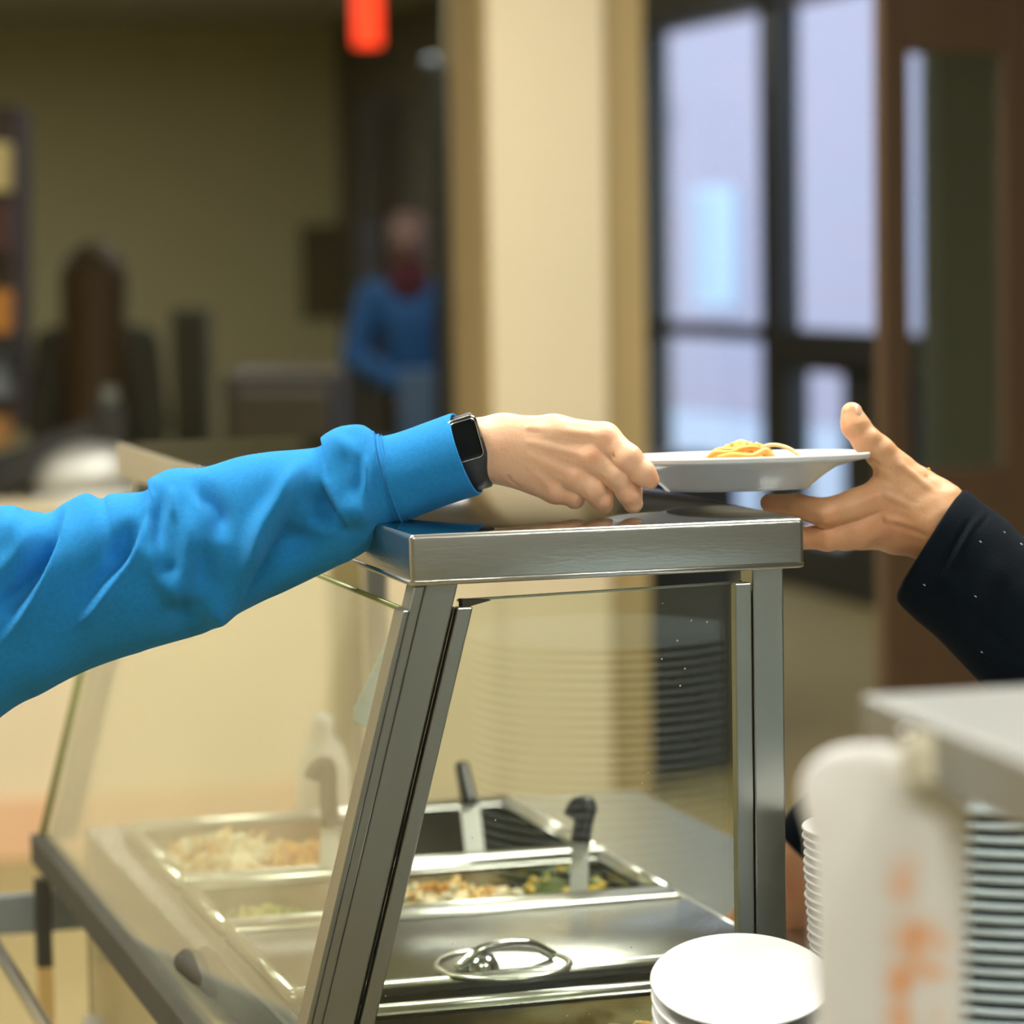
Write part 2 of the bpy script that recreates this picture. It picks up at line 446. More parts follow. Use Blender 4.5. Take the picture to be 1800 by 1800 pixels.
v, f = box(XB-.05, XB+.01, p1[1], p0[1], p1[2], p0[2]); wn = new_obj('window', v, f, PALE, bd, smooth=False)
ym = (p0[1]*.72+p1[1]*.28); 
v, f = box(XB-.056, XB-.045, p0[1]-.45*(p0[1]-p1[1]), p0[1]-.1*(p0[1]-p1[1]), p1[2]+.08, p0[2]-.08); new_obj('pane', v, f, PALEG, wn, smooth=False)
SNOW = mat('pale_pavement', (.55, .62, .72), .9)
v, f = box(XR+.21, XR+12, -8, 70, -.12, -.02); struct(new_obj('floor_outside', v, f, SNOW, loc=V(XR+3, 10, -.12), smooth=False))
q = on(1165, 205, 0, XB-.05)
lp = thing('wall_lamp', 'small pale wall lamp outside on the brick building', 'lamp', q)
v, f = box(q[0]-.2, q[0]+.05, q[1]-.03, q[1]+.03, q[2]+.12, q[2]+.16); new_obj('bracket', v, f, PALE, lp, smooth=False)
v, f = lathe([(.0, .16), (.06, .15), (.13, .02), (.15, -.1), (.0, -.12)], 20, (q[0]-.16, q[1], q[2])); new_obj('lamp_shade', v, f, mat('teal_shade', (.3, .75, .85), .5), lp)

# brown half-glazed door leaf standing nearer, at the right
dD = 6.4
dy = float(at(1570, 600, dD)[1])
def xd(px): return float(on(px, 600, 1, dy)[0])
def zd(py): return float(on(1640, py, 1, dy)[2])
door = bpy.data.objects.new('door_1', None); COL.objects.link(door); door.location = (xd(1552), dy, 0); door['_loc'] = [xd(1552), dy, 0]; struct(door)
xa, xb_, xc, xe = xd(1552), xd(1600), xd(1768), xd(1845)
zg1, zg0 = zd(92), zd(826)
for nm, x0, x1, z0, z1 in (('stile', xa, xb_, 0, ZT-.35), ('stile', xc, xe, 0, ZT-.35), ('top_rail', xb_, xc, zg1, ZT-.35), ('bottom_panel', xb_, xc, 0, zg0)):
    v, f = box(x0, x1, dy, dy+.045, z0, z1, .004); new_obj(nm, v, f, BROWNWOOD, door, smooth=False)
v, f = box(xb_, xc, dy+.02, dy+.026, zg0, zg1); new_obj('pane', v, f, GLASS_WIN, door, smooth=False)
v, f = box(xe, xe+.9, dy-.02, dy+.1, 0, ZT); struct(new_obj('wall_partition', v, f, TANTONE, loc=V(xe, dy, 0), smooth=False))
# olive wall seen through that door's glass
q0 = at(1648, 500, 9.5); q1 = at(1830, 500, 9.5)
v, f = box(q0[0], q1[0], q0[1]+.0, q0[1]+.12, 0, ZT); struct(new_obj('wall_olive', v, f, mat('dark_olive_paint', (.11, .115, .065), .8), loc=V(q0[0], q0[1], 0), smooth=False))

# ceiling panels
for i, (x, y, sx_, sy_, z, e) in enumerate(PANELS):
    z = ZT
    lab = ['rectangular ceiling light panel above the left of the serving counter', 'rectangular ceiling light panel above the right of the serving counter',
           'ceiling light panel behind the camera on the left', 'ceiling light panel behind the camera on the right',
           'ceiling light panel before the low wall, left one', 'ceiling light panel before the cream column, right one', 'added ceiling panel that brightens the far dining room',
           'ceiling light panel near the left wall', 'added ceiling panel that brightens the far wall', 'added ceiling panel that brightens the far room near the windows'][i]
    t = thing('ceiling_light', lab, 'light', (x, y, z-.04))
    a, b_ = sx_/2, sy_/2
    parts = [box(x-a-.03, x-a, y-b_-.03, y+b_+.03, z-.05, z-.001), box(x+a, x+a+.03, y-b_-.03, y+b_+.03, z-.05, z-.001),
             box(x-a, x+a, y-b_-.03, y-b_, z-.05, z-.001), box(x-a, x+a, y+b_, y+b_+.03, z-.05, z-.001)]
    v, f = join(parts); new_obj('frame', v, f, WHITEP, t, smooth=False)
    em = mat('light_diffuser', (.9, .9, .9), .5, emit=LIGHT_COL, estr=e)
    v, f = box(x-a, x+a, y-b_, y+b_, z-.035, z-.03); new_obj('diffuser', v, f, em, t, smooth=False)

# ================================================================== SNEEZE GUARD
SW, SL, SZ0 = .306, 1.25, 1.264
g = thing('sneeze_guard', 'stainless steel sneeze guard with flat top shelf and glass sides', 'sneeze guard', (0, 0, .9))
v, f = box(0, SW, 0, SL, SZ0, 1.30, .0042, 4)
shelf = new_obj('shelf', v, f, STEEL, g, mats=[STEEL, STEEL_TOP], smooth=True)
for p in shelf.data.polygons:
    if p.normal.z > .9: p.material_index = 1
# folded bottom lip
path = [(.004, SL-.01, SZ0+.001), (.0015, .004, SZ0+.001), (.004, .0015, SZ0+.001), (SW-.004, .0015, SZ0+.001), (SW-.0015, .004, SZ0+.001), (SW-.004, SL-.01, SZ0+.001)]
v, f = tube(path, .0026, 8); new_obj('folded_lip', v, f, STEEL, g)
def slx(z): return .013-.2643*(1.26-z)     # left face of slanted post at height z
ZB = .87
def slant(x_off, w, y0, y1, z0=ZB, z1=SZ0, bev=.0012):
    return prism([(slx(z0)+x_off, z0), (slx(z0)+x_off+w, z0), (slx(z1)+x_off+w, z1), (slx(z1)+x_off, z1)], y0, y1, bev)
for y0 in (.008, SL-.06):
    v, f = slant(0, .0245, y0, y0+.026); new_obj('slanted_post', v, f, STEEL_POST, g, smooth=False)
    v, f = box(.267, .292, y0, y0+.026, .9, SZ0, .0015); new_obj('upright_post', v, f, STEEL_POST, g, smooth=False)
# channel that holds the front glass, two stepped strips
v, f = slant(-.0085, .0078, .006, .03, ZB, 1.262); new_obj('glass_channel', v, f, STEEL_POST, g, smooth=False)
v, f = slant(-.0135, .0045, .004, .03, ZB, 1.245); new_obj('glass_channel', v, f, STEEL_POST, g, smooth=False)
v, f = slant(-.001, .0012, .0085, .02, ZB, 1.262); new_obj('gap_shade_strip', v, f, BLACK, g, smooth=False)  # black strip in a gap, the gap's shade as colour
# strips that hold the end glass
v, f = slant(.0275, .0115, .004, .014, ZB, 1.245); new_obj('glass_strip', v, f, STEEL_POST, g, smooth=False)
v, f = box(.2515, .2645, .004, .014, .9, 1.2525, .001); new_obj('glass_strip', v, f, STEEL_POST, g, smooth=False)
v, f = slant(.0245, .003, .012, .022, ZB, 1.245); new_obj('gap_shade_strip', v, f, BLACK, g, smooth=False)  # black strips here too stand for the shade in the gaps
v, f = box(.2645, .267, .012, .022, .9, 1.245); new_obj('gap_shade_strip', v, f, BLACK, g, smooth=False)
v, f = prism([(slx(.9)+.03, .9), (.262, .9), (.262, 1.2515), (slx(1.2485)+.03, 1.2485)], .015, .021)
new_obj('end_glass', v, f, GLASS_END, g, smooth=False)
v, f = tube([(slx(1.2485)+.03, .018, 1.2488), (.262, .018, 1.2518)], .0011, 6); new_obj('glass_edge', v, f, mat('polished_glass_edge', (.45, .52, .46), .2), g)
v, f = prism([(slx(1.25)+.03, 1.244), (slx(1.25)+.052, 1.249), (slx(1.25)+.03, 1.2505)], .006, .016); new_obj('corner_clip', v, f, DARKRAIL, g, smooth=False)
# slanted front glass
gx = lambda z: slx(z)-.0115
v, f = prism([(gx(ZB), ZB), (gx(ZB)+.005, ZB), (gx(1.243)+.005, 1.243), (gx(1.243), 1.243)], .032, 1.2)
new_obj('front_glass', v, f, GLASS_FRONT, g, smooth=False)
v, f = tube([(gx(1.243)+.0025, .03, 1.2435), (gx(1.243)+.0025, 1.2, 1.2435)], .0022, 6); new_obj('glass_edge', v, f, ROD, g)
v, f = tube([(gx(ZB), 1.203, ZB), (gx(1.243), 1.203, 1.243)], .0042, 6); new_obj('glass_edge', v, f, ROD, g)
v, f = box(gx(ZB)-.010, gx(ZB)+.014, -.02, 1.22, ZB-.028, ZB+.004, .002); new_obj('bottom_rail', v, f, DARKRAIL, g, smooth=False)

# ================================================================== COUNTER
DX0, DX1, DY0, DY1 = gx(ZB)+.03, .548, -.02, 1.09
PX0, PX1 = DX0+.03, .386
ct = thing('serving_counter', 'stainless steel steam table counter with rectangular food wells', 'counter', (.2, .5, 0))
ROWS = [(.03, .182), (.246, .508), (.522, .712), (.733, 1.035)]
parts = [box(DX0, PX0, DY0, DY1, .885, .9), box(PX1, DX1, DY0, DY1, .885, .9), box(PX0, PX1, DY0, ROWS[0][0], .885, .9), box(PX0, PX1, ROWS[-1][1], DY1, .885, .9)]
for a_, b_ in zip(ROWS[:-1], ROWS[1:]):
    if b_[0]-a_[1] < .03: parts.append(box(PX0, PX1, a_[1], b_[0], .885, .9))
v, f = join(parts); new_obj('deck', v, f, STEEL_DECK, ct, smooth=False)
v, f = box(PX0, PX1, ROWS[0][1], ROWS[1][0], .80, .83); new_obj('well_shade_slab', v, f, BLACK, ct, smooth=False)  # black slab stands for the shade inside the empty open well
v, f = box(DX0-.01, DX1-.005, DY0+.01, DY1-.01, .12, .70); new_obj('body', v, f, mat('grey_cabinet', (.45, .43, .36), .4, .5), ct, smooth=False)
v, f = join([box(DX0, DX0+.012, DY0, DY1, .70, .885), box(DX1-.012, DX1, DY0, DY1, .70, .885), box(DX0, DX1, DY1-.012, DY1, .70, .885), box(DX0, DX1, DY0, DY0+.012, .70, .885)])
new_obj('apron', v, f, STEEL_DECK, ct, smooth=False)
for xx in (DX0+.05, DX1-.08):
    for yy in (DY0+.08, DY1-.1):
        v, f = box(xx, xx+.04, yy, yy+.04, 0, .12); new_obj('leg', v, f, STEEL_POST, ct, smooth=False)
# tray slide on the customer side
q = on(14, 1700, 2, .80); 
ts = thing('tray_slide', 'steel tube tray slide beside the counter at lower left', 'tray slide', (q[0], .6, .8))
v, f = tube([(q[0], -.6, .80), (q[0], 1.25, .80)], .0075, 14); new_obj('slide_tube', v, f, CHROME, ts)
v, f = tube([(q[0]-.1, -.6, .80), (q[0]-.1, 1.25, .80)], .0075, 14); new_obj('slide_tube', v, f, CHROME, ts)
b0 = on(0, 1575, 1, 1.15); b1 = on(0, 1645, 1, 1.15)
v, f = box(q[0]-.3, DX0+.03, 1.15, 1.162, b1[2], b0[2], .002); new_obj('bracket', v, f, mat('blue_grey_steel', (.30, .34, .35), .4, .7), ts, smooth=False)
b2 = on(75, 1545, 1, 1.13); b3 = on(75, 1700, 1, 1.13)
v, f = box(b2[0]-.008, b2[0]+.008, 1.125, 1.145, b3[2], ZB-.03); new_obj('dark_upright', v, f, DARKRAIL, ts, smooth=False)
v, f = box(b2[0]-.008, b2[0]+.008, 1.125, 1.145, 0, b3[2]); new_obj('lower_upright', v, f, mat('amber_post', (.50, .34, .12), .5), ts, smooth=False)

# pans
def pan(x0, x1, y0, y1, label, depth=.075, lid=False, inner=True):
    t = thing('food_pan', label, 'food pan', ((x0+x1)/2, (y0+y1)/2, .9), 'steam table pans')
    w = .014; zt = .9085
    parts = [box(x0, x1, y0, y0+w, zt-.006, zt, .0015), box(x0, x1, y1-w, y1, zt-.006, zt, .0015), box(x0, x0+w, y0+w, y1-w, zt-.006, zt), box(x1-w, x1, y0+w, y1-w, zt-.006, zt)]
    q_ = .004; rp_ = [(x0+q_, y0+q_, zt), (x1-q_, y0+q_, zt), (x1-q_, y1-q_, zt), (x0+q_, y1-q_, zt), (x0+q_, y0+q_, zt)]
    parts += [tube([rp_[k], rp_[k+1]], .0058, 12) for k in range(4)]
    v, f = join(parts); new_obj('rim', v, f, STEEL_PAN, t, smooth=True)
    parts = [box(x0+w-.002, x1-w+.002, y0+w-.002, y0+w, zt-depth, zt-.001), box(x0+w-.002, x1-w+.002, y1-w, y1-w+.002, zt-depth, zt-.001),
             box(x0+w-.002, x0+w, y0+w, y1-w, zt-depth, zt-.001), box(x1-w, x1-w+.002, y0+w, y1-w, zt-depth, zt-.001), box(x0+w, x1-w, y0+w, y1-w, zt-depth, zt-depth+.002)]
    v, f = join(parts); new_obj('basin', v, f, STEEL_SHADED, t, smooth=False)
    return t
pan(PX0+.002, PX1-.002, ROWS[0][0]+.002, ROWS[0][1]-.002, 'steel food pan nearest the end glass')
pan(PX0+.002, PX1-.002, ROWS[1][0]+.002, ROWS[1][1]-.002, 'steel food pan under the flat lid')
pan(PX0+.002, PX1-.002, ROWS[2][0]+.002, ROWS[2][1]-.002, 'shallow steel food pan of pale pasta behind the lid')
pan(PX0+.002, PX1-.002, ROWS[3][0]+.002, ROWS[3][1]-.002, 'farthest steel food pan with orange pasta')
# lid with a recessed handle
ly0, ly1 = ROWS[1][0]+.004, .470
v, f = box(PX0+.004, .377, .474, .511, .9085, .9165, .0035); new_obj('divider_bar', v, f, STEEL_PAN, ct)
v, f = box(PX0+.004, .388, .716, .7305, .903, .9145, .003); new_obj('divider_bar', v, f, STEEL_PAN, ct)
ld = thing('pan_lid', 'flat steel pan lid with oval recess and bar handle', 'pan lid', ((PX0+PX1)/2, (ly0+ly1)/2, .909))
v, f = box(PX0+.006, PX1-.006, ly0+.006, ly1-.006, .9088, .914, .002); new_obj('plate', v, f, STEEL_DECK, ld)
hc = on(885, 1694, 2, .915)
ring = [(hc[0]+.055*math.cos(a), hc[1]+.055*math.sin(a), .9145) for a in np.linspace(0, 2*math.pi, 41)]
v, f = tube(ring, .003, 8, cap=False); new_obj('recess_ring', v, f, STEEL_PAN, ld)
v, f = tube(catmull([(hc[0]-.042, hc[1]-.008, .916), (hc[0]-.02, hc[1]-.006, .93), (hc[0]+.02, hc[1]+.002, .93), (hc[0]+.045, hc[1]+.006, .917)], 20), .0045, 10); new_obj('handle', v, f, CHROME, ld)
v, f = lathe([(0, .012), (.010, .011), (.014, .004), (.015, 0)], 20, (hc[0]-.02, hc[1]-.004, .914)); new_obj('knob', v, f, CHROME, ld)

def noodles(name, label, cx, cy, z, rx, ry, h, cols, n, kind='stuff', r=.0022, seed=1, parent=None):
    rg = np.random.default_rng(seed); parts = []; fm = []
    m0 = [mat('pasta_tone', c, .45, vary=.12, vscale=90, sss=.1) for c in cols]
    prof = [(0, h), (.45, h*.88), (.8, h*.5), (1, 0)]
    v, f = lathe([(a*1.0, b_) for a, b_ in prof], 24); v = v*[rx, ry, 1]+[cx, cy, z]
    parts.append((v, f)); fm += [0]*len(f)
    for i in range(n):
        a = rg.uniform(0, 6.28); rr = math.sqrt(rg.uniform(0, .9)); c = np.array([cx+rx*rr*math.cos(a), cy+ry*rr*math.sin(a)])
        pts = []; d = rg.uniform(0, 6.28); L = rg.uniform(.2, .55)*max(rx, ry)
        for k in range(5):
            dd = d+rg.uniform(-.9, .9); c = c+L/3*np.array([math.cos(dd), math.sin(dd)]); d = dd
            q = min(1, math.hypot((c[0]-cx)/rx, (c[1]-cy)/ry)); 
            if q >= 1: c = np.array([cx, cy])+(c-[cx, cy])*.9
            pts.append((c[0], c[1], z+h*(1-q**2.2)+r*rg.uniform(.2, 2.2)))
        v, f = tube(catmull(pts, 12), r*rg.uniform(.8, 1.3), 6); parts.append((v, f)); fm += [int(rg.integers(0, len(cols)))]*len(f)
    v, f = join(parts)
    o = new_obj(name, v, f, None, mats=m0, fmat=fm, loc=V(cx, cy, z)); tag(o, label, 'pasta', kind=kind); return o
def chunks(name, label, cat, cx, cy, z, rx, ry, h, cols, n, sz=.008, seed=2):
    rg = np.random.default_rng(seed); parts = []; fm = []
    m0 = [mat('food_tone', c, .5, vary=.2, vscale=70) for c in cols]
    v, f = lathe([(0, h*.8), (.5, h*.65), (.85, h*.3), (1, 0)], 24); parts.append((v*[rx, ry, 1]+[cx, cy, z], f)); fm += [0]*len(f)
    bm = bmesh.new(); bmesh.ops.create_icosphere(bm, subdivisions=1, radius=1); bv, bf = bm_out(bm)
    for i in range(n):
        a = rg.uniform(0, 6.28); rr = math.sqrt(rg.uniform(0, 1)); p = V(cx+rx*rr*math.cos(a), cy+ry*rr*math.sin(a), z+h*(1-rr**2)*.8+sz*.3)
        R = np.array(Matrix.Rotation(rg.uniform(0, 6), 3, Vector(rg.normal(size=3))))
        v = (bv*(1+.3*rg.normal(size=(len(bv), 1)))*[sz*rg.uniform(.7, 1.5), sz*.7, sz*.45]) @ R.T+p
        parts.append((v, bf)); fm += [int(rg.integers(0, len(cols)))]*len(bf)
    v, f = join(parts)
    o = new_obj(name, v, f, None, mats=m0, fmat=fm, loc=V(cx, cy, z)); tag(o, label, cat, kind='stuff'); return o
PC = [(.84, .37, .05), (.88, .46, .09), (.76, .27, .03), (.88, .64, .28)]
CC = [(.85, .70, .42), (.85, .55, .2), (.88, .78, .55), (.70, .35, .08)]
a = on(800, 1600, 2, .895); chunks('pasta_bake', 'pale creamy pasta in the middle pan beside the black handled spoon', 'food', a[0]-.01, .62, .87, .135, .075, .042, CC, 150)
a = on(1125, 1580, 2, .9); chunks('mixed_vegetables', 'green and yellow vegetables at the right of the middle pan', 'food', .325, .655, .872, .05, .05, .042, [(.10, .13, .02), (.75, .5, .04), (.55, .5, .12), (.05, .07, .02)], 90, .007, 5)
a = on(740, 1505, 2, .9); chunks('orange_pasta', 'orange sauced pasta in the farthest pan behind the slanted post', 'food', .125, .88, .862, .095, .10, .045, [(.80, .42, .06), (.85, .55, .2), (.65, .28, .03)], 160, .010, 7)
a = on(400, 1515, 2, .9); chunks('creamy_casserole', 'pale orange casserole seen through the slanted front glass', 'food', a[0]+.0, .89, .872, .085, .10, .05, CC, 140, .010, 9)
a = on(430, 1620, 2, .9); chunks('chopped_greens', 'yellow green salad seen through the slanted front glass', 'food', a[0]+.03, .62, .868, .06, .07, .035, [(.45, .50, .10), (.25, .36, .05), (.7, .6, .2)], 90, .007, 11)
chunks('grated_garnish', 'pale shredded food in the nearest pan by the end glass', 'food', .22, .11, .86, .12, .05, .04, [(.8, .7, .4), (.75, .45, .1)], 90, .007, 12)

# serving spoons: px ends of handle and shaft
def spoon(label, pts, d, hw, sw, hooked=False):
    """pts: top of handle, handle/steel joint, bottom of steel (px), d distance"""
    P = [at(px, py, dd) for (px, py), dd in zip(pts, d)]
    t = thing('serving_spoon', label, 'serving spoon', P[2], 'black handled serving utensils')
    hp = [P[0], P[0]*.5+P[1]*.5, P[1]]
    if hooked: hp = [P[0]+ex*(-.014)+ey*(-.012), P[0]+ex*(-.008)+ey*(-.001), P[0]+ex*.002]+hp[1:]
    v, f = tube(catmull(hp, 14), np.linspace(hw*.85, hw, 14), 12); new_obj('handle', v, f, BLACK, t)
    # flat channelled steel shaft
    pts3 = np.linspace(P[1], P[2]-V(0, 0, .022), 6); n = ex*sw; m_ = ez*.0015
    vs = []; 
    for p in pts3: vs += [p-n-m_, p+n-m_, p+n*.6+m_*2, p-n*.6+m_*2]
    fs = [(i*4+j, i*4+(j+1) % 4, i*4+4+(j+1) % 4, i*4+4+j) for i in range(5) for j in range(4)]+[(0, 1, 2, 3), (23, 22, 21, 20)]
    new_obj('shaft', vs, fs, SPOONM, t, smooth=False)
    R = rot_about(ex, .5)
    P[2] = P[2]-V(0, 0, .022)
    v, f = lathe([(0, -.012), (.015, -.010), (.026, -.003), (.030, .004), (.028, .004), (.014, -.007), (0, -.009)], 24, P[2]+V(0, .01, .0), R); new_obj('bowl', v, f, CHROME, t)
spoon('black handled serving spoon standing in the farthest pan', [(812, 1345), (826, 1415), (842, 1525)], (3.16, 3.13, 3.08), .0090, .0100)
spoon('black handled serving spoon standing in the middle pan', [(1030, 1415), (1020, 1482), (1014, 1606)], (2.90, 2.89, 2.86), .0098, .0085, hooked=True)
spoon('grey handled serving spoon behind the slanted front glass', [(572, 1348), (582, 1455), (566, 1632)], (2.99, 2.97, 2.93), .0095, .0090, hooked=True)
# dark utensil handle at the lower left, lying over the pan edge
tg = thing('serving_tongs', 'dark handled tongs lying over the pan at the lower left', 'tongs', at(400, 1740, 2.45))
for k, dz in enumerate((0, .012)):
    P = [at(328+k*30, 1690-k*4, 2.62), at(395+k*20, 1748, 2.52), at(480+k*18, 1825, 2.40)]
    v, f = tube(catmull(P, 14), np.linspace(.0115, .009, 14), 10); new_obj('arm', v, f, DARKRAIL, tg)

# squeeze jug on the far deck
jb = on(556, 1424, 2, .9)
jb = V(jb[0], 1.065, .9)
jg = thing('plastic_jug', 'small translucent white plastic jug behind the far pans', 'jug', jb)
v, f = lathe([(0, 0), (.026, 0), (.029, .01), (.029, .05), (.022, .075), (.012, .088), (.012, .098), (0, .1)], 24, jb); new_obj('body', v, f, WHITEP, jg)
v, f = lathe([(.013, .096), (.013, .106), (.004, .112), (0, .114)], 16, jb); new_obj('cap', v, f, CERAMIC, jg)
# light blue ribbed tube with a rounded lower end, beside the slanted post
A = on(742, 1050, 1, .14); B = on(634, 1276, 1, .14)
hb = thing('ribbed_tube', 'pale blue ribbed tube behind the slanted post', 'ribbed_tube', B)
pts = np.linspace(A, B, 50); rr = [(.0108 if i < 44 else .0108*math.sqrt(max(0, 1-((i-44)/5.6)**2)))*(1+.05*math.sin(i*1.6)) for i in range(50)]
v, f = tube(pts, rr, 16); new_obj('handle', v, f, LBLUE, hb)
v, f = tube([A, V(A[0], A[1], SZ0+.0005)], .002, 8); new_obj('hook', v, f, CHROME, hb)

# ================================================================== PLATE IN THE HANDS, PASTA
PR = .1065
pc = on(1296, 860, 2, 1.3123)
Rt = rot_about(ex, math.radians(-2.4)) @ rot_about(ez, math.radians(-.5))
t = thing('dinner_plate', 'grey white plate of pasta held above the steel shelf by two hands', 'plate', pc)
prof = [(0, .003), (.05, .003), (.054, .0), (.0565, .0), (.059, .003), (.068, .010), (.078, .0165), (.088, .0196), (.098, .0215), (.105, .0228), (PR, .0240), (PR, .0262), (.1055, .0270), (.103, .0266),
        (.09, .0230), (.076, .0195), (.066, .0125), (.058, .0062), (.04, .0045), (0, .0045)]
v, f = lathe(prof, 96, pc, Rt); new_obj('dish', v, f, GREYCER, t)
ring = np.array([(.1055*math.cos(a), .1055*math.sin(a), .0262) for a in np.linspace(0, 2*math.pi, 97)]) @ Rt.T+pc
v, f = tube(ring, .0016, 8, cap=False); new_obj('rim_edge', v, f, CERAMIC, t)
pz = pc+V(0, 0, .006)
nd = noodles('pasta_portion', 'orange sauced noodles heaped on the held plate', 0, 0, 0, .034, .034, .0285, PC, 75, seed=3)
base = pc+ex*.006+Rt @ V(0, 0, .0045)
for vtx in nd.data.vertices: pass
nd.location = base.tolist(); nd['_loc'] = base.tolist()
# the one strand arching over to the right
cc = catmull([at(1325, 800, 2.39), at(1342, 786, 2.385), at(1362, 782, 2.38), at(1386, 788, 2.375), at(1404, 801, 2.372), at(1408, 812, 2.37)], 30)
cc2 = catmull([at(1245, 806, 2.37), at(1258, 796, 2.365), at(1285, 797, 2.36), at(1310, 788, 2.362), at(1335, 790, 2.37), at(1352, 806, 2.37)], 30)
cc3 = catmull([at(1262, 806, 2.35), at(1290, 800, 2.35), at(1322, 802, 2.35), at(1345, 792, 2.36), at(1360, 806, 2.36)], 30)
cc4 = catmull([at(1250, 806, 2.38), at(1262, 792, 2.39), at(1300, 792, 2.395), at(1330, 784, 2.395), at(1348, 790, 2.39)], 30)
v, f = join([tube(cc, .0016, 8), tube(cc2, .0024, 8), tube(cc3, .0024, 8), tube(cc4, .0024, 8)])
fm = [3]*(29*8+2)+[0]*(29*8+2)+[1]*(29*8+2)+[0]*(29*8+2)
o = new_obj('noodle_strands', v, f, None, mats=list(nd.data.materials), fmat=fm, loc=base); o.parent = nd
o.matrix_parent_inverse = Matrix.Identity(4); o.location = (0, 0, 0)

# ================================================================== LEFT ARM (blue sleeve, watch)
D1 = 2.31
P1 = thing('person', 'person in bright blue sweatshirt reaching in from the left with a plate', 'person', px2w([(100, 1050, 30)], D1)[0])
palm = [((796, 777, 42), 39, (885, 769, 40), 39.5), ((800, 812, 44), 38, (882, 806, 42), 41),
        ((885, 769, 40), 39.5, (975, 765, 30), 34), ((975, 765, 30), 34, (1062, 773, 24), 30), ((880, 782, 36), 42, (1040, 806, 20), 28),
        ((885, 797, 38), 42, (1012, 838, 26), 26), ((885, 812, 42), 38, (978, 861, 42), 24),
        ((890, 795, 60), 34, (1010, 805, 58), 30)]
fing = [[((1062, 772, 22), 29), ((1104, 806, 4), 23.5), ((1130, 831, 6), 20.5), ((1141, 843, 12), 18)],
        [((1040, 806, 18), 27), ((1084, 834, 16), 23), ((1106, 866, 30), 20), ((1113, 885, 42), 17.5)],
        [((1012, 838, 24), 25), ((1041, 858, 24), 21), ((1056, 876, 38), 18.5), ((1062, 887, 50), 16.5)],
        [((975, 861, 40), 24), ((1008, 870, 40), 19), ((1010, 876, 60), 15.5), ((998, 872, 74), 14)],
        [((900, 775, 70), 32), ((990, 792, 98), 24), ((1070, 812, 108), 19), ((1118, 818, 100), 16)]]
tend = [((930, 752, 3), (1055, 764, -1)), ((930, 778, -1), (1035, 802, -3)), ((930, 800, 0), (1008, 836, 4)), ((930, 820, 6), (972, 858, 20))]
knob = [((1060, 767, 8), 14), ((1036, 803, 5), 13), ((1010, 838, 12), 12), ((974, 860, 28), 12)]
def hand1(p):
    d = None
    for a, ra, b, rb in palm:
        e = seg(p, a, b, ra, rb); d = e if d is None else smin(d, e, 16)
    for a, b in tend: d = smin(d, seg(p, a, b, 4, 5), 8)
    for c, r in knob: d = smin(d, np.linalg.norm(p-np.array(c), axis=1)-r, 16)
    fd = None
    for i, c in enumerate(fing):
        e = chain(p, c, 9)
        if i < 4:
            for (q, rq) in c[1:3]:      # joint thickening
                e = smin(e, np.linalg.norm(p-np.array(q)-[0, 0, -1], axis=1)-rq*.88, 12)
        fd = e if fd is None else smin(fd, e, 1.5)
    d = smin(d, fd, 9)
    cre = [[(1076, 782, -5), (1080, 802, -8), (1092, 820, -4)], [(1056, 838, 0), (1066, 850, 0), (1078, 862, 10)], [(893, 836, 8), (899, 846, 14), (912, 856, 22)],
           [(1022, 852, 6), (1030, 868, 10)], [(1028, 876, 20), (1012, 886, 24)]]
    for i, c in enumerate(cre): d = d+(4.2 if i == 0 else 2.0)*np.exp(-(polydist(p, c)/3.2)**2)
    # valleys between tendons, fine wrinkles of the joints
    for c in ([(960, 772, -2), (1030, 782, 0)], [(960, 800, -2), (1010, 820, 2)], [(950, 826, 4), (985, 846, 10)]):
        d = d+1.6*np.exp(-(polydist(p, c)/7)**2)
    return d
hv, hf = nets(hand1, (745, 690, -40), (1175, 925, 145), 2.2)
o = new_obj('hand', px2w(hv, D1), hf, SKIN1, P1)
redness(o, hv, [((1070, 770, 0), 14, .8), ((1044, 800, -6), 13, .7), ((1012, 838, 4), 14, .35), ((1150, 842, 0), 16, .7), ((1106, 806, -10), 16, .3), ((1108, 870, 20), 20, .45), ((1058, 878, 30), 18, .4),
                ((990, 868, 30), 26, .35), ((930, 745, 0), 20, .2), ((880, 800, 0), 30, .2), ((1000, 820, 0), 40, .15)], -.05)

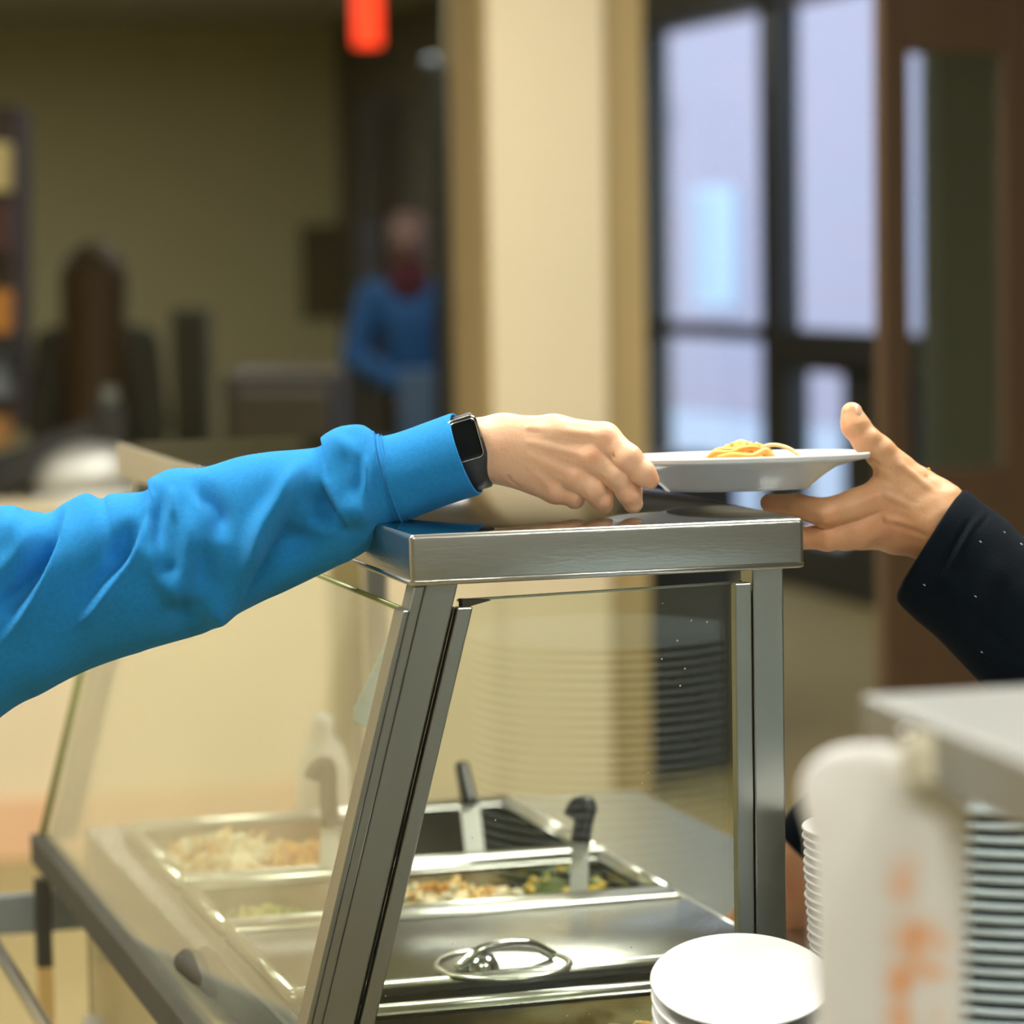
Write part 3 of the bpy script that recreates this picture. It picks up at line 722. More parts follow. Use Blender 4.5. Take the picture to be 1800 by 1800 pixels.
# sleeve built between its upper and lower outline
def densify(keys):
    keys = np.array(keys, float); return keys
def poly_at(P, x):     # catmull sample
    return P
def sleeve_mesh(T, B, zc, bd, n_u, n_t, disp, shift=None, caps=True):
    """T,B: matching outline points; zc centre depth, bd half depth per station"""
    n0 = len(T); Tu = catmull(T, n_u); Bu = catmull(B, n_u)
    u = np.linspace(0, n0-1, n_u); zc = np.interp(u, range(n0), zc); bd = np.interp(u, range(n0), bd)
    sh = np.interp(u, range(n0), shift) if shift is not None else np.zeros(n_u)
    th = np.linspace(0, 2*math.pi, n_t, endpoint=False)
    C = (Tu+Bu)/2; A_ = (Tu-Bu)/2; Ln = np.linalg.norm(A_, axis=1); Ah = A_/Ln[:, None]
    along = np.stack([-Ah[:, 1], Ah[:, 0]], 1)
    along *= np.sign(along[:, :1]+1e-9)
    ct_, st = np.cos(th), np.sin(th)
    c2 = np.sign(ct_)*np.abs(ct_)**.92; s2 = np.sign(st)*np.abs(st)**.92
    XY = C[:, None, :]+A_[:, None, :]*c2[None, :, None]+along[:, None, :]*(sh[:, None]*s2[None, :])[:, :, None]
    Z = zc[:, None]-bd[:, None]*s2[None, :]
    V_ = np.concatenate([XY, Z[:, :, None]], 2)
    N = np.concatenate([Ah[:, None, :]*c2[None, :, None], -np.broadcast_to(s2[None, :, None], (n_u, n_t, 1))], 2)
    fl = V_.reshape(-1, 3); D = disp(fl).reshape(n_u, n_t)
    near = np.clip(s2, 0, 1)[None, :]**.5
    V_ = V_+N*(D*near)[:, :, None]
    faces = [(i*n_t+j, i*n_t+(j+1) % n_t, (i+1)*n_t+(j+1) % n_t, (i+1)*n_t+j) for i in range(n_u-1) for j in range(n_t)]
    return V_.reshape(-1, 3), faces

def folds(p, items):
    """items: (kind, polyline, amp, width); taper to the ends"""
    xy = p[:, :2]; D = np.zeros(len(xy))
    for kind, pl, A_, w in items:
        pl = catmull(pl, max(12, len(pl)*9)) if len(pl) > 2 else np.array(pl, float)
        ab = np.diff(pl, axis=0); L = np.concatenate([[0], np.cumsum(np.linalg.norm(ab, axis=1))])
        best = np.full(len(xy), 1e9); sd = np.zeros(len(xy)); s_ = np.zeros(len(xy))
        for i in range(len(ab)):
            t = np.clip(((xy-pl[i]) @ ab[i])/(ab[i] @ ab[i]+1e-9), 0, 1)
            r = xy-pl[i]-t[:, None]*ab[i]; d = np.hypot(r[:, 0], r[:, 1]); mk = d < best
            best[mk] = d[mk]; cr = ab[i][0]*r[:, 1]-ab[i][1]*r[:, 0]; sd[mk] = np.sign(cr[mk])*d[mk]; s_[mk] = (L[i]+t*np.linalg.norm(ab[i]))[mk]
        q = s_/L[-1]; tp = np.clip(q/.38, 0, 1)*np.clip((1-q)/.38, 0, 1); tp = tp*tp*(3-2*tp)
        if kind == 'r': D += A_*tp*np.exp(-(sd/w)**2)                 # ridge (negative amp: valley)
        elif kind == 's':                                            # overlap: step at the line, + side raised
            D += A_*tp*np.tanh(sd/3.2)*np.exp(-np.abs(sd)/w)
        elif kind == 'b': D += A_*np.exp(-(np.hypot(xy[:, 0]-pl[0][0], xy[:, 1]-pl[0][1])/w)**2)
    return D
# directions: polylines run from top to bottom, so the right-hand side in the picture has negative sd
FB = [('s', [(262, 880), (250, 925), (224, 985), (187, 1027), (150, 1072), (110, 1112)], -11, 30),
      ('s', [(117, 876), (105, 940), (89, 980), (66, 1024), (32, 1078), (-10, 1140)], -13, 34),
      ('r', [(98, 890), (47, 952), (8, 994), (-40, 1030)], 9, 13), ('r', [(110, 930), (70, 985), (25, 1045), (-20, 1090)], -10, 16),
      ('r', [(286, 846), (282, 880), (278, 930), (284, 975)], -13, 9), ('r', [(302, 850), (303, 890), (305, 925)], 7, 7), ('r', [(262, 850), (264, 880), (262, 915)], 8, 9),
      ('b', [(270, 850), (270, 850)], 7, 10),
      ('r', [(326, 880), (334, 950), (326, 1010), (306, 1048)], 12, 15), ('r', [(256, 950), (272, 1005), (304, 1045)], 8, 14), ('r', [(292, 985), (298, 1012)], -6, 12),
      ('b', [(306, 1036), (306, 1036)], 8, 24),
      ('r', [(322, 832), (352, 858), (384, 900), (392, 960)], -11, 16), ('r', [(350, 950), (356, 1005), (368, 1050)], -6, 24),
      ('r', [(556, 786), (517, 843), (490, 885), (455, 935), (440, 985), (415, 1040)], 14, 17),
      ('s', [(522, 872), (490, 940), (450, 1012), (402, 1095)], 7, 38),
      ('s', [(562, 830), (575, 865), (594, 900), (615, 938)], -8, 16), ('r', [(548, 850), (560, 890), (560, 940)], -10, 20),
      ('b', [(628, 895), (628, 895)], 9, 24), ('b', [(520, 950), (520, 950)], -9, 46), ('r', [(560, 925), (500, 985), (430, 1070)], -9, 30),
      ('b', [(384, 1078), (384, 1078)], 12, 24), ('b', [(330, 1090), (330, 1090)], -9, 34),
      ('b', [(598, 782), (598, 782)], 6, 22), ('b', [(616, 764), (616, 764)], -6, 12),
      ('r', [(640, 790), (644, 830), (640, 885)], 7, 6), ('r', [(628, 790), (632, 840), (622, 880)], -5, 8),
      ('r', [(205, 1005), (170, 1062), (130, 1110)], 4, 34), ('b', [(180, 915), (180, 915)], 4, 40), ('r', [(235, 905), (215, 955), (185, 1000)], -7, 18),
      ('b', [(60, 1180), (60, 1180)], 5, 50), ('b', [(20, 930), (20, 930)], 8, 30), ('b', [(480, 835), (480, 835)], 4, 40)]
FB = [(k_, l_, a_*(2.35 if w_ >= 16 else 1.8 if k_ == 's' else 1.15), w_*(1.0 if w_ >= 16 else 1.2)) for k_, l_, a_, w_ in FB]
def blue_disp(p):
    n = np.zeros(len(p))
    rg = np.random.default_rng(8)
    for _ in range(10):
        k = rg.normal(size=3)*.030; n += .45*np.sin(p @ k+rg.uniform(0, 6))
    return folds(p, FB)+n
Tb = [(-330, 990), (-180, 930), (-60, 898), (0, 890), (22, 889), (45, 896), (85, 901), (112, 885), (150, 868), (178, 878), (196, 869), (257, 863), (261, 845), (300, 824), (355, 822), (420, 803), (470, 795), (558, 786), (565, 768), (598, 750), (635, 747), (658, 760)]
Bb = [(-170, 1400), (-60, 1310), (20, 1247), (70, 1220), (92, 1208), (112, 1198), (150, 1180), (180, 1168), (215, 1156), (245, 1147), (262, 1141), (315, 1126), (340, 1119), (370, 1108), (410, 1084), (462, 1057), (505, 1038), (590, 997), (618, 984), (652, 962), (668, 938), (700, 920)]
nb = len(Tb)
bdv = [130, 130, 132, 132, 130, 129, 127, 126, 125, 123, 122, 118, 117, 116, 114, 110, 107, 98, 95, 90, 84, 74]
zcv = [50, 48, 46, 45, 45, 45, 45, 45, 45, 45, 45, 45, 45, 45, 45, 45, 45, 44, 44, 43, 42, 42]
shv = [0]*(nb-3)+[-3, -5, -7]
sv, sf = sleeve_mesh(Tb, Bb, zcv, bdv, 420, 170, blue_disp, shv)
n_t = 170; sf.append(tuple(range(n_t)))
new_obj('sleeve', px2w(sv, D1), sf, BLUE, P1)
Tc = [(655, 757), (660, 764), (668, 767), (700, 760), (750, 742), (785, 729), (792, 727)]
Bc = [(697, 921), (704, 920), (712, 918), (745, 904), (795, 885), (836, 872), (843, 869)]
def cuff_disp(p):
    d = .5*np.sin(p[:, 0]*.05+p[:, 1]*.02)+folds(p, [('r', [(700, 840), (760, 820)], 2, 18), ('b', [(740, 870), (740, 870)], -3, 22)])
    return d
cv, cf = sleeve_mesh(Tc, Bc, [42, 42, 42, 42, 42, 42, 42], [70, 75, 79, 82, 88, 95, 96], 90, 150, cuff_disp, [-7, -7, -7, -9, -12, -14, -14])
# rolled hem and inner wall
def ring_of(Tp, Bp, zc, b, sh, n, sc=1.0, off=0):
    Tp = np.array(Tp, float); Bp = np.array(Bp, float); C = (Tp+Bp)/2; A_ = (Tp-Bp)/2*sc; Ah = A_/np.linalg.norm(A_)
    al = np.array([-Ah[1], Ah[0]]); al *= np.sign(al[0]); out = []
    for t_ in np.linspace(0, 2*math.pi, n, endpoint=False):
        c_, s_ = math.cos(t_), math.sin(t_); c_ = math.copysign(abs(c_)**.92, c_); s_ = math.copysign(abs(s_)**.92, s_)
        xy = C+A_*c_+al*(sh*s_+off); out.append((xy[0], xy[1], zc-b*sc*s_))
    return np.array(out)
rings = [ring_of((792, 727), (843, 869), 42, 96, -14, 150, s, o_) for s, o_ in ((.99, 2.5), (.965, 3.2), (.94, 1.5), (.92, -4), (.86, -20), (.80, -60))]
cv2 = np.concatenate([cv]+rings); k0 = 89
for r_ in range(6):
    a0 = (k0+r_)*150; b0_ = (k0+r_+1)*150
    cf += [(a0+j, a0+(j+1) % 150, b0_+(j+1) % 150, b0_+j) for j in range(150)]
new_obj('cuff', px2w(cv2, D1), cf, BLUE, P1)
# seam cord and two rows of stitches between sleeve and cuff
sr = ring_of((664, 765), (709, 919), 42, 77, -7, 120, 1.0)
v, f = tube(px2w(np.vstack([sr, sr[:1]]), D1), .0011, 6, cap=False); new_obj('seam', v, f, BLUE, P1)
sp = []
for off in (-7, 8):
    rr_ = ring_of((664, 765), (709, 919), 42, 78.5 if off > 0 else 81, -7, 150, 1.0, off)
    for j in range(0, 150):
        if rr_[j][2] < 30: sp.append(tube(px2w(np.stack([rr_[j], rr_[j]*.4+rr_[(j+1) % 150]*.6]), D1), .0004, 4))
v, f = join(sp); o = new_obj('stitching', v, f, mat('blue_thread', (.02, .22, .46), .8), P1, smooth=False); o['kind'] = 'stuff'

# watch
wt = thing('wristwatch', 'black rectangular smartwatch with rubber strap on the left reaching wrist', 'watch', px2w([(803, 775, -12)], D1)[0])
Uw = V(.265, .955, .13); Uw /= np.linalg.norm(Uw); Nw = V(.10, -.34, -1); Nw -= Uw*(Nw @ Uw); Nw /= np.linalg.norm(Nw); Vw = np.cross(Uw, Nw); Vw *= np.sign(Vw[0])
def rrect(hw, hh, r, n=8):
    out = []
    for cx_, cy_, a0 in ((hw-r, hh-r, 0), (-hw+r, hh-r, 90), (-hw+r, -hh+r, 180), (hw-r, -hh+r, 270)):
        for k in range(n+1):
            a_ = math.radians(a0+90*k/n); out.append((cx_+r*math.cos(a_), cy_+r*math.sin(a_)))
    return out
def slab(C, hw, hh, r, levels):
    """levels: (offset along N, inset)"""
    vs = []; n = None
    for zz, ins in levels:
        rc = rrect(hw-ins, hh-ins, max(1, r-ins)); n = len(rc)
        for a_, b_ in rc: vs.append(C+Vw*a_+Uw*b_+Nw*zz)
    fs = [(i*n+j, i*n+(j+1) % n, (i+1)*n+(j+1) % n, (i+1)*n+j) for i in range(len(levels)-1) for j in range(n)]
    fs += [tuple(range(n))[::-1], tuple((len(levels)-1)*n+j for j in range(n))]
    return px2w(vs, D1), fs
WC = V(817, 773, -1)
v, f = slab(WC, 28.5, 40, 12, [(-12, 5), (-9, 1.5), (-4, 0), (5, 0), (9, 1.2), (11.5, 4)]); new_obj('case', v, f, mat('dark_watch_case', (.008, .008, .009), .2), wt)
v, f = slab(WC, 25, 36.5, 10, [(11, 0), (13.2, 1), (14.6, 4), (15.2, 9)]); new_obj('screen', v, f, SCREEN, wt)
rr_ = [px2w([WC+Vw*a_+Uw*b_+Nw*12.6], D1)[0] for a_, b_ in rrect(23.5, 35, 9)]; rr_.append(rr_[0])
v, f = tube(rr_, .00055, 6, cap=False); new_obj('bezel', v, f, CHROME, wt)
rr_ = [px2w([WC+Vw*a_+Uw*b_+Nw*7.5], D1)[0] for a_, b_ in rrect(28.1, 39.6, 11.6)]; rr_.append(rr_[0])
v, f = tube(rr_, .00035, 6, cap=False); new_obj('case_edge', v, f, CHROME, wt)
SC = WC-Nw*56; vs = []; nn = 72
SC = V(822, 797, 43)
sec = [(-25, 0), (-24, 3.5), (24, 3.5), (25, 0), (24, -2), (-24, -2)]
for k in range(nn):
    ph = 2*math.pi*k/nn; rU, rZ = 65, 49
    c_ = SC+Uw*(rU*math.sin(ph))+Nw*(rZ*math.cos(ph)); nrm = Uw*math.sin(ph)*rZ+Nw*math.cos(ph)*rU; nrm /= np.linalg.norm(nrm)
    for a_, b_ in sec: vs.append(c_+Vw*a_+nrm*b_)
fs = [(k*6+j, k*6+(j+1) % 6, ((k+1) % nn)*6+(j+1) % 6, ((k+1) % nn)*6+j) for k in range(nn) for j in range(6)]
new_obj('strap', px2w(vs, D1), fs, BLACKSOFT, wt)

# ================================================================== RIGHT PERSON (navy sleeves)
D2 = 2.40
P2 = thing('person', 'person in dark navy fleece reaching in from the right to take the plate', 'person', px2w([(1760, 1080, 60)], D2)[0])
palm2 = [((1720, 985, 45), 62, (1645, 918, 38), 60), ((1650, 890, 32), 46, (1573, 826, 18), 32), ((1640, 905, 30), 48, (1556, 868, 22), 34),
         ((1640, 920, 35), 50, (1566, 912, 28), 36), ((1645, 935, 50), 46, (1575, 935, 48), 38), ((1650, 935, 70), 44, (1585, 938, 75), 32)]
fing2 = [[((1573, 825, 16), 31), ((1546, 793, 4), 26), ((1522, 773, -2), 24.5), ((1503, 747, -4), 24), ((1497, 725, -2), 18.5)],
         [((1552, 872, 18), 32), ((1500, 889, 4), 28), ((1452, 902, -2), 26), ((1402, 889, 14), 20.5), ((1352, 884, 30), 16)],
         [((1562, 912, 24), 34), ((1505, 934, 16), 27), ((1455, 945, 14), 23), ((1400, 946, 30), 19), ((1360, 938, 44), 16)],
         [((1575, 935, 48), 32), ((1485, 944, 52), 23), ((1430, 944, 62), 19), ((1385, 936, 72), 15)],
         [((1585, 938, 75), 28), ((1505, 944, 82), 20), ((1460, 942, 90), 16), ((1425, 934, 96), 13)]]
def hand2(p):
    d = None
    for a, ra, b, rb in palm2:
        e = seg(p, a, b, ra, rb); d = e if d is None else smin(d, e, 24)
    fd = None
    for i, c in enumerate(fing2):
        e = chain(p, c, 8); fd = e if fd is None else smin(fd, e, 2)
    d = smin(d, fd, 12)
    # tendons of the back of the hand and a soft unevenness
    for a_, b_ in (((1640, 905, -12), (1560, 872, -14)), ((1640, 930, -12), (1560, 912, -12)), ((1645, 868, -8), (1585, 818, -12))): d = smin(d, seg(p, a_, b_, 3, 4), 9)
    d = d+.7*np.sin(p[:, 0]*.11+p[:, 1]*.05)*np.sin(p[:, 1]*.13-p[:, 2]*.05)
    for c_, r_ in (((1533, 770, -12), 12), ((1452, 904, -18), 14)): d = smin(d, np.linalg.norm(p-np.array(c_), axis=1)-r_, 10)
    # thumb extensor hollow, web notch, finger crease, knuckle wrinkles, wrist creases
    for c, a_, w in ((((1560, 805, -10), (1575, 835, -14)), 3.5, 12), (((1536, 812, -14), (1545, 822, -18), (1562, 826, -18)), 4.0, 4.5),
                     (((1415, 922, -20), (1460, 926, -20), (1506, 919, -18)), 3.5, 4.5), (((1520, 755, -22), (1533, 760, -18), (1544, 757, -8)), 1.3, 2.0),
                     (((1519, 761, -22), (1533, 767, -20), (1547, 763, -8)), 1.6, 2.2), (((1521, 769, -22), (1536, 773, -20)), 1.2, 2.0),
                     (((1575, 925, -14), (1610, 935, -16), (1630, 940, -14)), 2.5, 6), (((1590, 880, -16), (1620, 900, -16)), 1.6, 10), (((1580, 950, -6), (1615, 955, -8)), 2, 6)):
        d = d+a_*np.exp(-(polydist(p, c)/w)**2)
    return d
hv, hf = nets(hand2, (1320, 690, -60), (1790, 1060, 135), 2.4)
o = new_obj('hand', px2w(hv, D2), hf, SKIN2, P2)
redness(o, hv, [((1492, 760, -20), 26, .5), ((1540, 880, -20), 30, .2), ((1452, 915, -20), 26, .45), ((1350, 885, 15), 26, .6), ((1560, 925, -10), 40, .4), ((1600, 960, 0), 50, .5), ((1480, 955, 0), 50, .35), ((1400, 940, 10), 40, .5)], -.02)
# thumb nail
bm = bmesh.new(); bmesh.ops.create_uvsphere(bm, u_segments=24, v_segments=16, radius=1)
nv, nf = bm_out(bm); Rn = rot_about((0, 0, 1), -.22)
nv = (nv*[6.5, 16, 14]) @ Rn.T+[1508.5, 725, -9]
new_obj('thumb_nail', px2w(nv, D2), nf, NAIL, P2)
# crumb of orange sauce on the wrist
bm = bmesh.new(); bmesh.ops.create_icosphere(bm, subdivisions=2, radius=1); nv, nf = bm_out(bm)
nv = nv*[3.2, 2.2, 3]+[1632, 824, 2]
tag(new_obj('sauce_drop', px2w(nv, D2), nf, mat('sauce', (.85, .42, .02), .3), loc=px2w([(1632, 824, 2)], D2)[0]), 'tiny drop of orange sauce on the right wrist', 'sauce')
Tn = [(1683, 868), (1690, 862), (1704, 865), (1727, 884), (1732, 887), (1765, 910), (1800, 944), (1870, 1010), (1990, 1120), (2150, 1270)]
Bn = [(1586, 1022), (1577, 1045), (1582, 1062), (1610, 1090), (1618, 1097), (1650, 1124), (1700, 1176), (1770, 1250), (1880, 1370), (2000, 1500)]
def navy_disp(p):
    n = np.zeros(len(p)); rg = np.random.default_rng(11)
    for _ in range(8): n += .6*np.sin(p @ (rg.normal(size=3)*.03)+rg.uniform(0, 6))
    return n+folds(p, [('r', [(1727, 884), (1690, 935), (1650, 1010), (1618, 1080)], -4, 4.5), ('r', [(1736, 890), (1700, 942), (1660, 1018)], 4, 5), ('r', [(1745, 896), (1712, 940)], -3, 4),
                       ('r', [(1700, 1060), (1760, 1130), (1800, 1160)], -6, 14), ('r', [(1640, 990), (1700, 1060)], 5, 20), ('r', [(1780, 960), (1740, 1030), (1720, 1100)], 6, 22)])
nvv, nff = sleeve_mesh(Tn, Bn, [40, 42, 44, 46, 46, 48, 50, 55, 60, 60], [78, 86, 90, 94, 95, 100, 108, 115, 120, 125], 200, 130, navy_disp, [0]*10)
k0 = len(nvv)
rings = [ring_of(Tn[0], Bn[0], 40, 78, 0, 130, s, o_) for s, o_ in ((.97, 2), (.93, 8), (.86, 40))]
nvv = np.concatenate([nvv[::1], *rings])
prev = 0
for r_ in range(3):
    b0_ = k0+r_*130; nff += [(prev+j, b0_+j, b0_+(j+1) % 130, prev+(j+1) % 130) for j in range(130)]; prev = b0_
nff.append(tuple(199*130+j for j in range(130)))
new_obj('sleeve', px2w(nvv, D2), nff, NAVY, P2)
# lint on the navy fleece
sp = []
for (x, y, z) in ((1766, 935, -58), (1724, 952, -55), (1715, 1048, -62), (1625, 1028, -42), (1796, 956, -50), (1726, 1146, -60)):
    sp.append(tube(px2w([(x-2, y-1, z), (x+1.5, y+1.5, z-1)], D2), .00028, 5))
v, f = join(sp); o = new_obj('lint', v, f, WHITEP, P2); o['kind'] = 'stuff'

# the same person's other hand, low behind the posts
D3 = 2.72
def hand3(p):
    d = seg(p, (1470, 1440, 50), (1400, 1520, 40), 52, 50)
    for a, ra, b, rb in (((1405, 1515, 40), 46, (1375, 1590, 30), 32), ((1395, 1520, 45), 46, (1345, 1590, 50), 30), ((1410, 1530, 40), 40, (1400, 1600, 35), 26)):
        d = smin(d, seg(p, a, b, ra, rb), 16)
    fd = None
    for c in ([((1372, 1592, 30), 26), ((1330, 1622, 20), 20), ((1285, 1640, 24), 17), ((1262, 1650, 30), 14)], [((1385, 1598, 32), 24), ((1345, 1640, 20), 19), ((1305, 1662, 26), 16), ((1285, 1672, 40), 13)],
              [((1398, 1602, 34), 24), ((1372, 1650, 22), 18), ((1335, 1680, 30), 15), ((1318, 1690, 44), 13)], [((1408, 1600, 40), 22), ((1404, 1650, 30), 16), ((1380, 1685, 36), 14), ((1368, 1694, 48), 12)],
              [((1362, 1560, 60), 24), ((1320, 1590, 74), 19), ((1288, 1622, 72), 15), ((1275, 1640, 66), 13)]):
        e = chain(p, c, 6); fd = e if fd is None else smin(fd, e, 2)
    return smin(d, fd, 10)
hv, hf = nets(hand3, (1230, 1380, -40), (1540, 1730, 130), 4)
o = new_obj('hand', px2w(hv, D3), hf, SKIN2, P2); redness(o, hv, [((1400, 1560, 10), 40, .5)], .25)
nvv, nff = sleeve_mesh([(1372, 1468), (1378, 1440), (1400, 1412), (1470, 1360), (1560, 1300), (1680, 1230)], [(1452, 1552), (1480, 1548), (1510, 1530), (1580, 1490), (1680, 1440), (1800, 1370)],
                       [45]*6, [58, 66, 74, 84, 95, 100], 60, 60, lambda p: 2*np.sin(p[:, 0]*.05+p[:, 1]*.03), [0]*6)
nff += [tuple(range(60)), tuple(59*60+j for j in range(60))]
new_obj('sleeve', px2w(nvv, D3), nff, NAVY, P2)

# ================================================================== CROCKERY
def plate_prof(R, h, foot=.6, t_=.0022):
    return [(0, .0015), (R*foot-.003, .0015), (R*foot-.001, 0), (R*foot+.001, 0), (R*.78, h*.55), (R*.97, h*.9), (R, h), (R-.0008, h+t_*.7), (R*.97, h+t_*.6), (R*.76, h*.55+t_), (R*foot, t_+.001), (0, t_+.001)]
CARTZ = .92
_o = 'first second third fourth fifth sixth seventh eighth ninth tenth eleventh twelfth thirteenth fourteenth fifteenth sixteenth seventeenth eighteenth nineteenth'.split()
ORD = _o+['twentieth']+['twenty-'+w for w in _o[:9]]+['thirtieth']+['thirty-'+w for w in _o[:9]]
pcart = thing('plate_cart', 'steel cart holding the plate stacks in front of the serving counter', 'cart', (.5, -.5, 0))
v, f = box(.08, 1.15, -1.05, -.06, CARTZ-.03, CARTZ, .003); new_obj('top', v, f, STEEL_DECK, pcart, smooth=False)
v, f = box(.12, 1.11, -1.0, -.1, .12, CARTZ-.03, .003); new_obj('body', v, f, STEEL_DECK, pcart, smooth=False)
for xx in (.15, 1.04):
    for yy in (-.97, -.18):
        v, f = lathe([(0, .12), (.02, .12), (.02, .1), (.045, .1), (.05, .05), (.045, 0), (0, 0)], 16, (xx+.02, yy, 0)); new_obj('wheel', v, f, BLACK, pcart)
def stack(n, R, step, c, m, label_of, grp, foot=.6, h=.012, rotm=None, lean=(0, 0), name='plate', thick=.0022):
    v, f = lathe(plate_prof(R, h, foot, thick), 64, (0, 0, 0), rotm)
    me = None
    for i in range(n):
        up = (np.asarray(rotm) @ V(0, 0, 1)) if rotm is not None else V(0, 0, 1)
        loc = np.array(c)+up*step*i+V(lean[0], lean[1], 0)*i*1.0+V(*(rng.normal(size=2)*.0006), 0)
        if me is None:
            o = new_obj(name, v, f, m, loc=V(0, 0, 0)); me = o
        else:
            o = me.copy(); COL.objects.link(o)
        o.location = loc.tolist(); o['_loc'] = loc.tolist()
        tag(o, label_of(i), 'plate', grp)
# mirrored image of the stack seen in the end glass fixes its place: virtual (x, y) -> real (x, -y)
a = on(1060, 1112, 2, 1.165); sa = V(a[0], -a[1]+.036, CARTZ+.001)
nA = 30; stA = (1.165-CARTZ-.014)/(nA-1)
stack(nA, .118, stA, sa, BLUEGREYCER, lambda i: ORD[nA-1-i]+' pale blue grey plate from the top of the tall stack at right edge', 'blue grey plates in the tall stack', thick=.0055)
a = on(1335, 1188, 2, 1.075); sb = V(a[0], -a[1]+.036, CARTZ+.001)
print('stackA', sa, 'stackB', sb)
nB = 19; stack(nB, .118, stA, sb, BLUEGREYCER, lambda i: ORD[nB-1-i]+' grey plate from the top of the shorter stack beside the tall stack', 'grey plates in the shorter stack', thick=.0045)
# small tilted white saucers, sharp in front of the guard
Rs = rot_about(ex, math.radians(17))
cs = at(1306, 1722, 2.195); up = Rs @ V(0, 0, 1)
nS = 6; c0_ = cs-up*(.0155+.0125*(nS-1))
names = ['topmost white saucer of the tilted stack in front of the glass', 'second white saucer from the top of the tilted stack', 'third white saucer from the top of the tilted stack']
stack(nS, .0655, .0125, c0_, CERAMIC, lambda i: ORD[nS-1-i]+' white saucer from the top of the tilted stack before the glass', 'white saucers in the tilted stack', .55, .0150, Rs, name='saucer')
cr = thing('plate_cradle', 'slanted steel cradle carrying the tilted saucers', 'cradle', c0_)
q = c0_-up*.002
vs = []
for sx_, sy_ in ((-1, -1), (1, -1), (1, 1), (-1, 1)):
    p = q+ex*sx_*.06+(Rs @ (np.cross(V(0, 0, 1), ex)))*sy_*.05; vs.append(p)
vs = np.array(vs); low = vs.copy(); low[:, 2] = CARTZ-.0005
vv = np.vstack([vs, np.where(low[:, 2:3] < vs[:, 2:3], low, low)])
new_obj('wedge', vv, [(3, 2, 1, 0), (4, 5, 6, 7), (0, 1, 5, 4), (1, 2, 6, 5), (2, 3, 7, 6), (3, 0, 4, 7)], STEEL_DECK, cr, smooth=False)
# upright stack of saucers just behind, only its left rims show
ct_ = at(1580, 1455, 2.27); nT = 24
stack(nT, .0655, (ct_[2]-CARTZ)/nT, V(ct_[0], ct_[1], CARTZ+.001), CERAMIC, lambda i: ORD[nT-1-i]+' white saucer from the top of the upright stack behind the towel', 'white saucers in the upright stack', .55, .0065, None, (-.0003, 0), name='saucer')

# ================================================================== FOREGROUND SHELF, TOWEL
e0 = on(1512, 1222, 2, 1.30); e1 = on(1800, 1338, 2, 1.30)
e0 = at(1512, 1222, 1.46); dz = 1.30
e0 = on(1512, 1222, 2, 1.30); e1 = on(1800, 1338, 2, 1.30)
dirv = (e1-e0); dirv /= np.linalg.norm(dirv)
r0 = on(1512, 1213, 2, 1.30); r1 = on(1800, 1196, 2, 1.30); dr = r1-r0; dr /= np.linalg.norm(dr)
fs_ = thing('steel_shelf', 'blurred steel shelf corner in the right foreground above the towel', 'shelf', (e0[0], e0[1], 1.27))
A0 = e0; A1 = e0+dirv*.75; A2 = A1+dr*.6; A3 = e0+dr*.6
bm = bmesh.new()
tp = [bm.verts.new(p) for p in (A0, A1, A2, A3)]; bt = [bm.verts.new(p-V(0, 0, .028)) for p in (A0, A1, A2, A3)]
bm.faces.new(tp); bm.faces.new(bt[::-1])
for i in range(4): bm.faces.new((tp[i], bt[i], bt[(i+1) % 4], tp[(i+1) % 4]))
bmesh.ops.bevel(bm, geom=list(bm.edges), offset=.002, segments=2, affect='EDGES', profile=.5)
v, f = bm_out(bm); new_obj('shelf_top', v, f, mat('dull_steel', (.34, .35, .33), .40, .9), fs_, smooth=False)
for p in (A0+dirv*.5+dr*.12, A0+dr*.5+dirv*.12, A0+dirv*.6+dr*.5):
    v, f = box(p[0]-.012, p[0]+.012, p[1]-.012, p[1]+.012, CARTZ, 1.272); new_obj('post', v, f, STEEL_POST, fs_, smooth=False)

D4 = 1.31
left = [(1306, 1520), (1309, 1490), (1314, 1468), (1324, 1446), (1342, 1424), (1366, 1410), (1395, 1406), (1430, 1412), (1470, 1424), (1520, 1428), (1600, 1432), (1700, 1433), (1800, 1434), (1960, 1436)]
right = [(1306, 1530), (1309, 1556), (1316, 1590), (1330, 1622), (1345, 1650), (1358, 1676), (1370, 1694), (1390, 1704), (1420, 1707), (1500, 1704), (1600, 1702), (1700, 1700), (1800, 1698), (1960, 1696)]
ny, nx = 150, 70; ysamp = np.concatenate([np.linspace(1306, 1400, 60), np.linspace(1405, 1960, 90)])
Lx = np.interp(ysamp, [a_[0] for a_ in left], [a_[1] for a_ in left]); Rx = np.interp(ysamp, [a_[0] for a_ in right], [a_[1] for a_ in right])
vs = []
for i, y in enumerate(ysamp):
    half = []
    for j in range(nx):
        t_ = 2*math.pi*j/nx; cxx = -math.cos(t_); s_ = math.sin(t_)
        x = (Lx[i]+Rx[i])/2+(Rx[i]-Lx[i])/2*math.copysign(abs(cxx)**.6, cxx)
        th_ = 22*min(1, ((y-1300)/30)**.5)
        z = -th_*math.copysign(abs(s_)**.6, s_)+3.5*math.sin(x*.035+1.2)+5*math.sin(x*.018+y*.006)
        vs.append((x, y, z))
fs = [(i*nx+j, i*nx+(j+1) % nx, (i+1)*nx+(j+1) % nx, (i+1)*nx+j) for i in range(149) for j in range(nx)]+[tuple(range(nx)), tuple(149*nx+j for j in range(nx))]
TW = mat('white_towel', (.88, .88, .86), .9, bump=.5, bscale=500, sheen=.2)
nt = TW.node_tree; b = nt.nodes['Principled BSDF']
at_ = nt.nodes.new('ShaderNodeAttribute'); at_.attribute_name = 'stain'
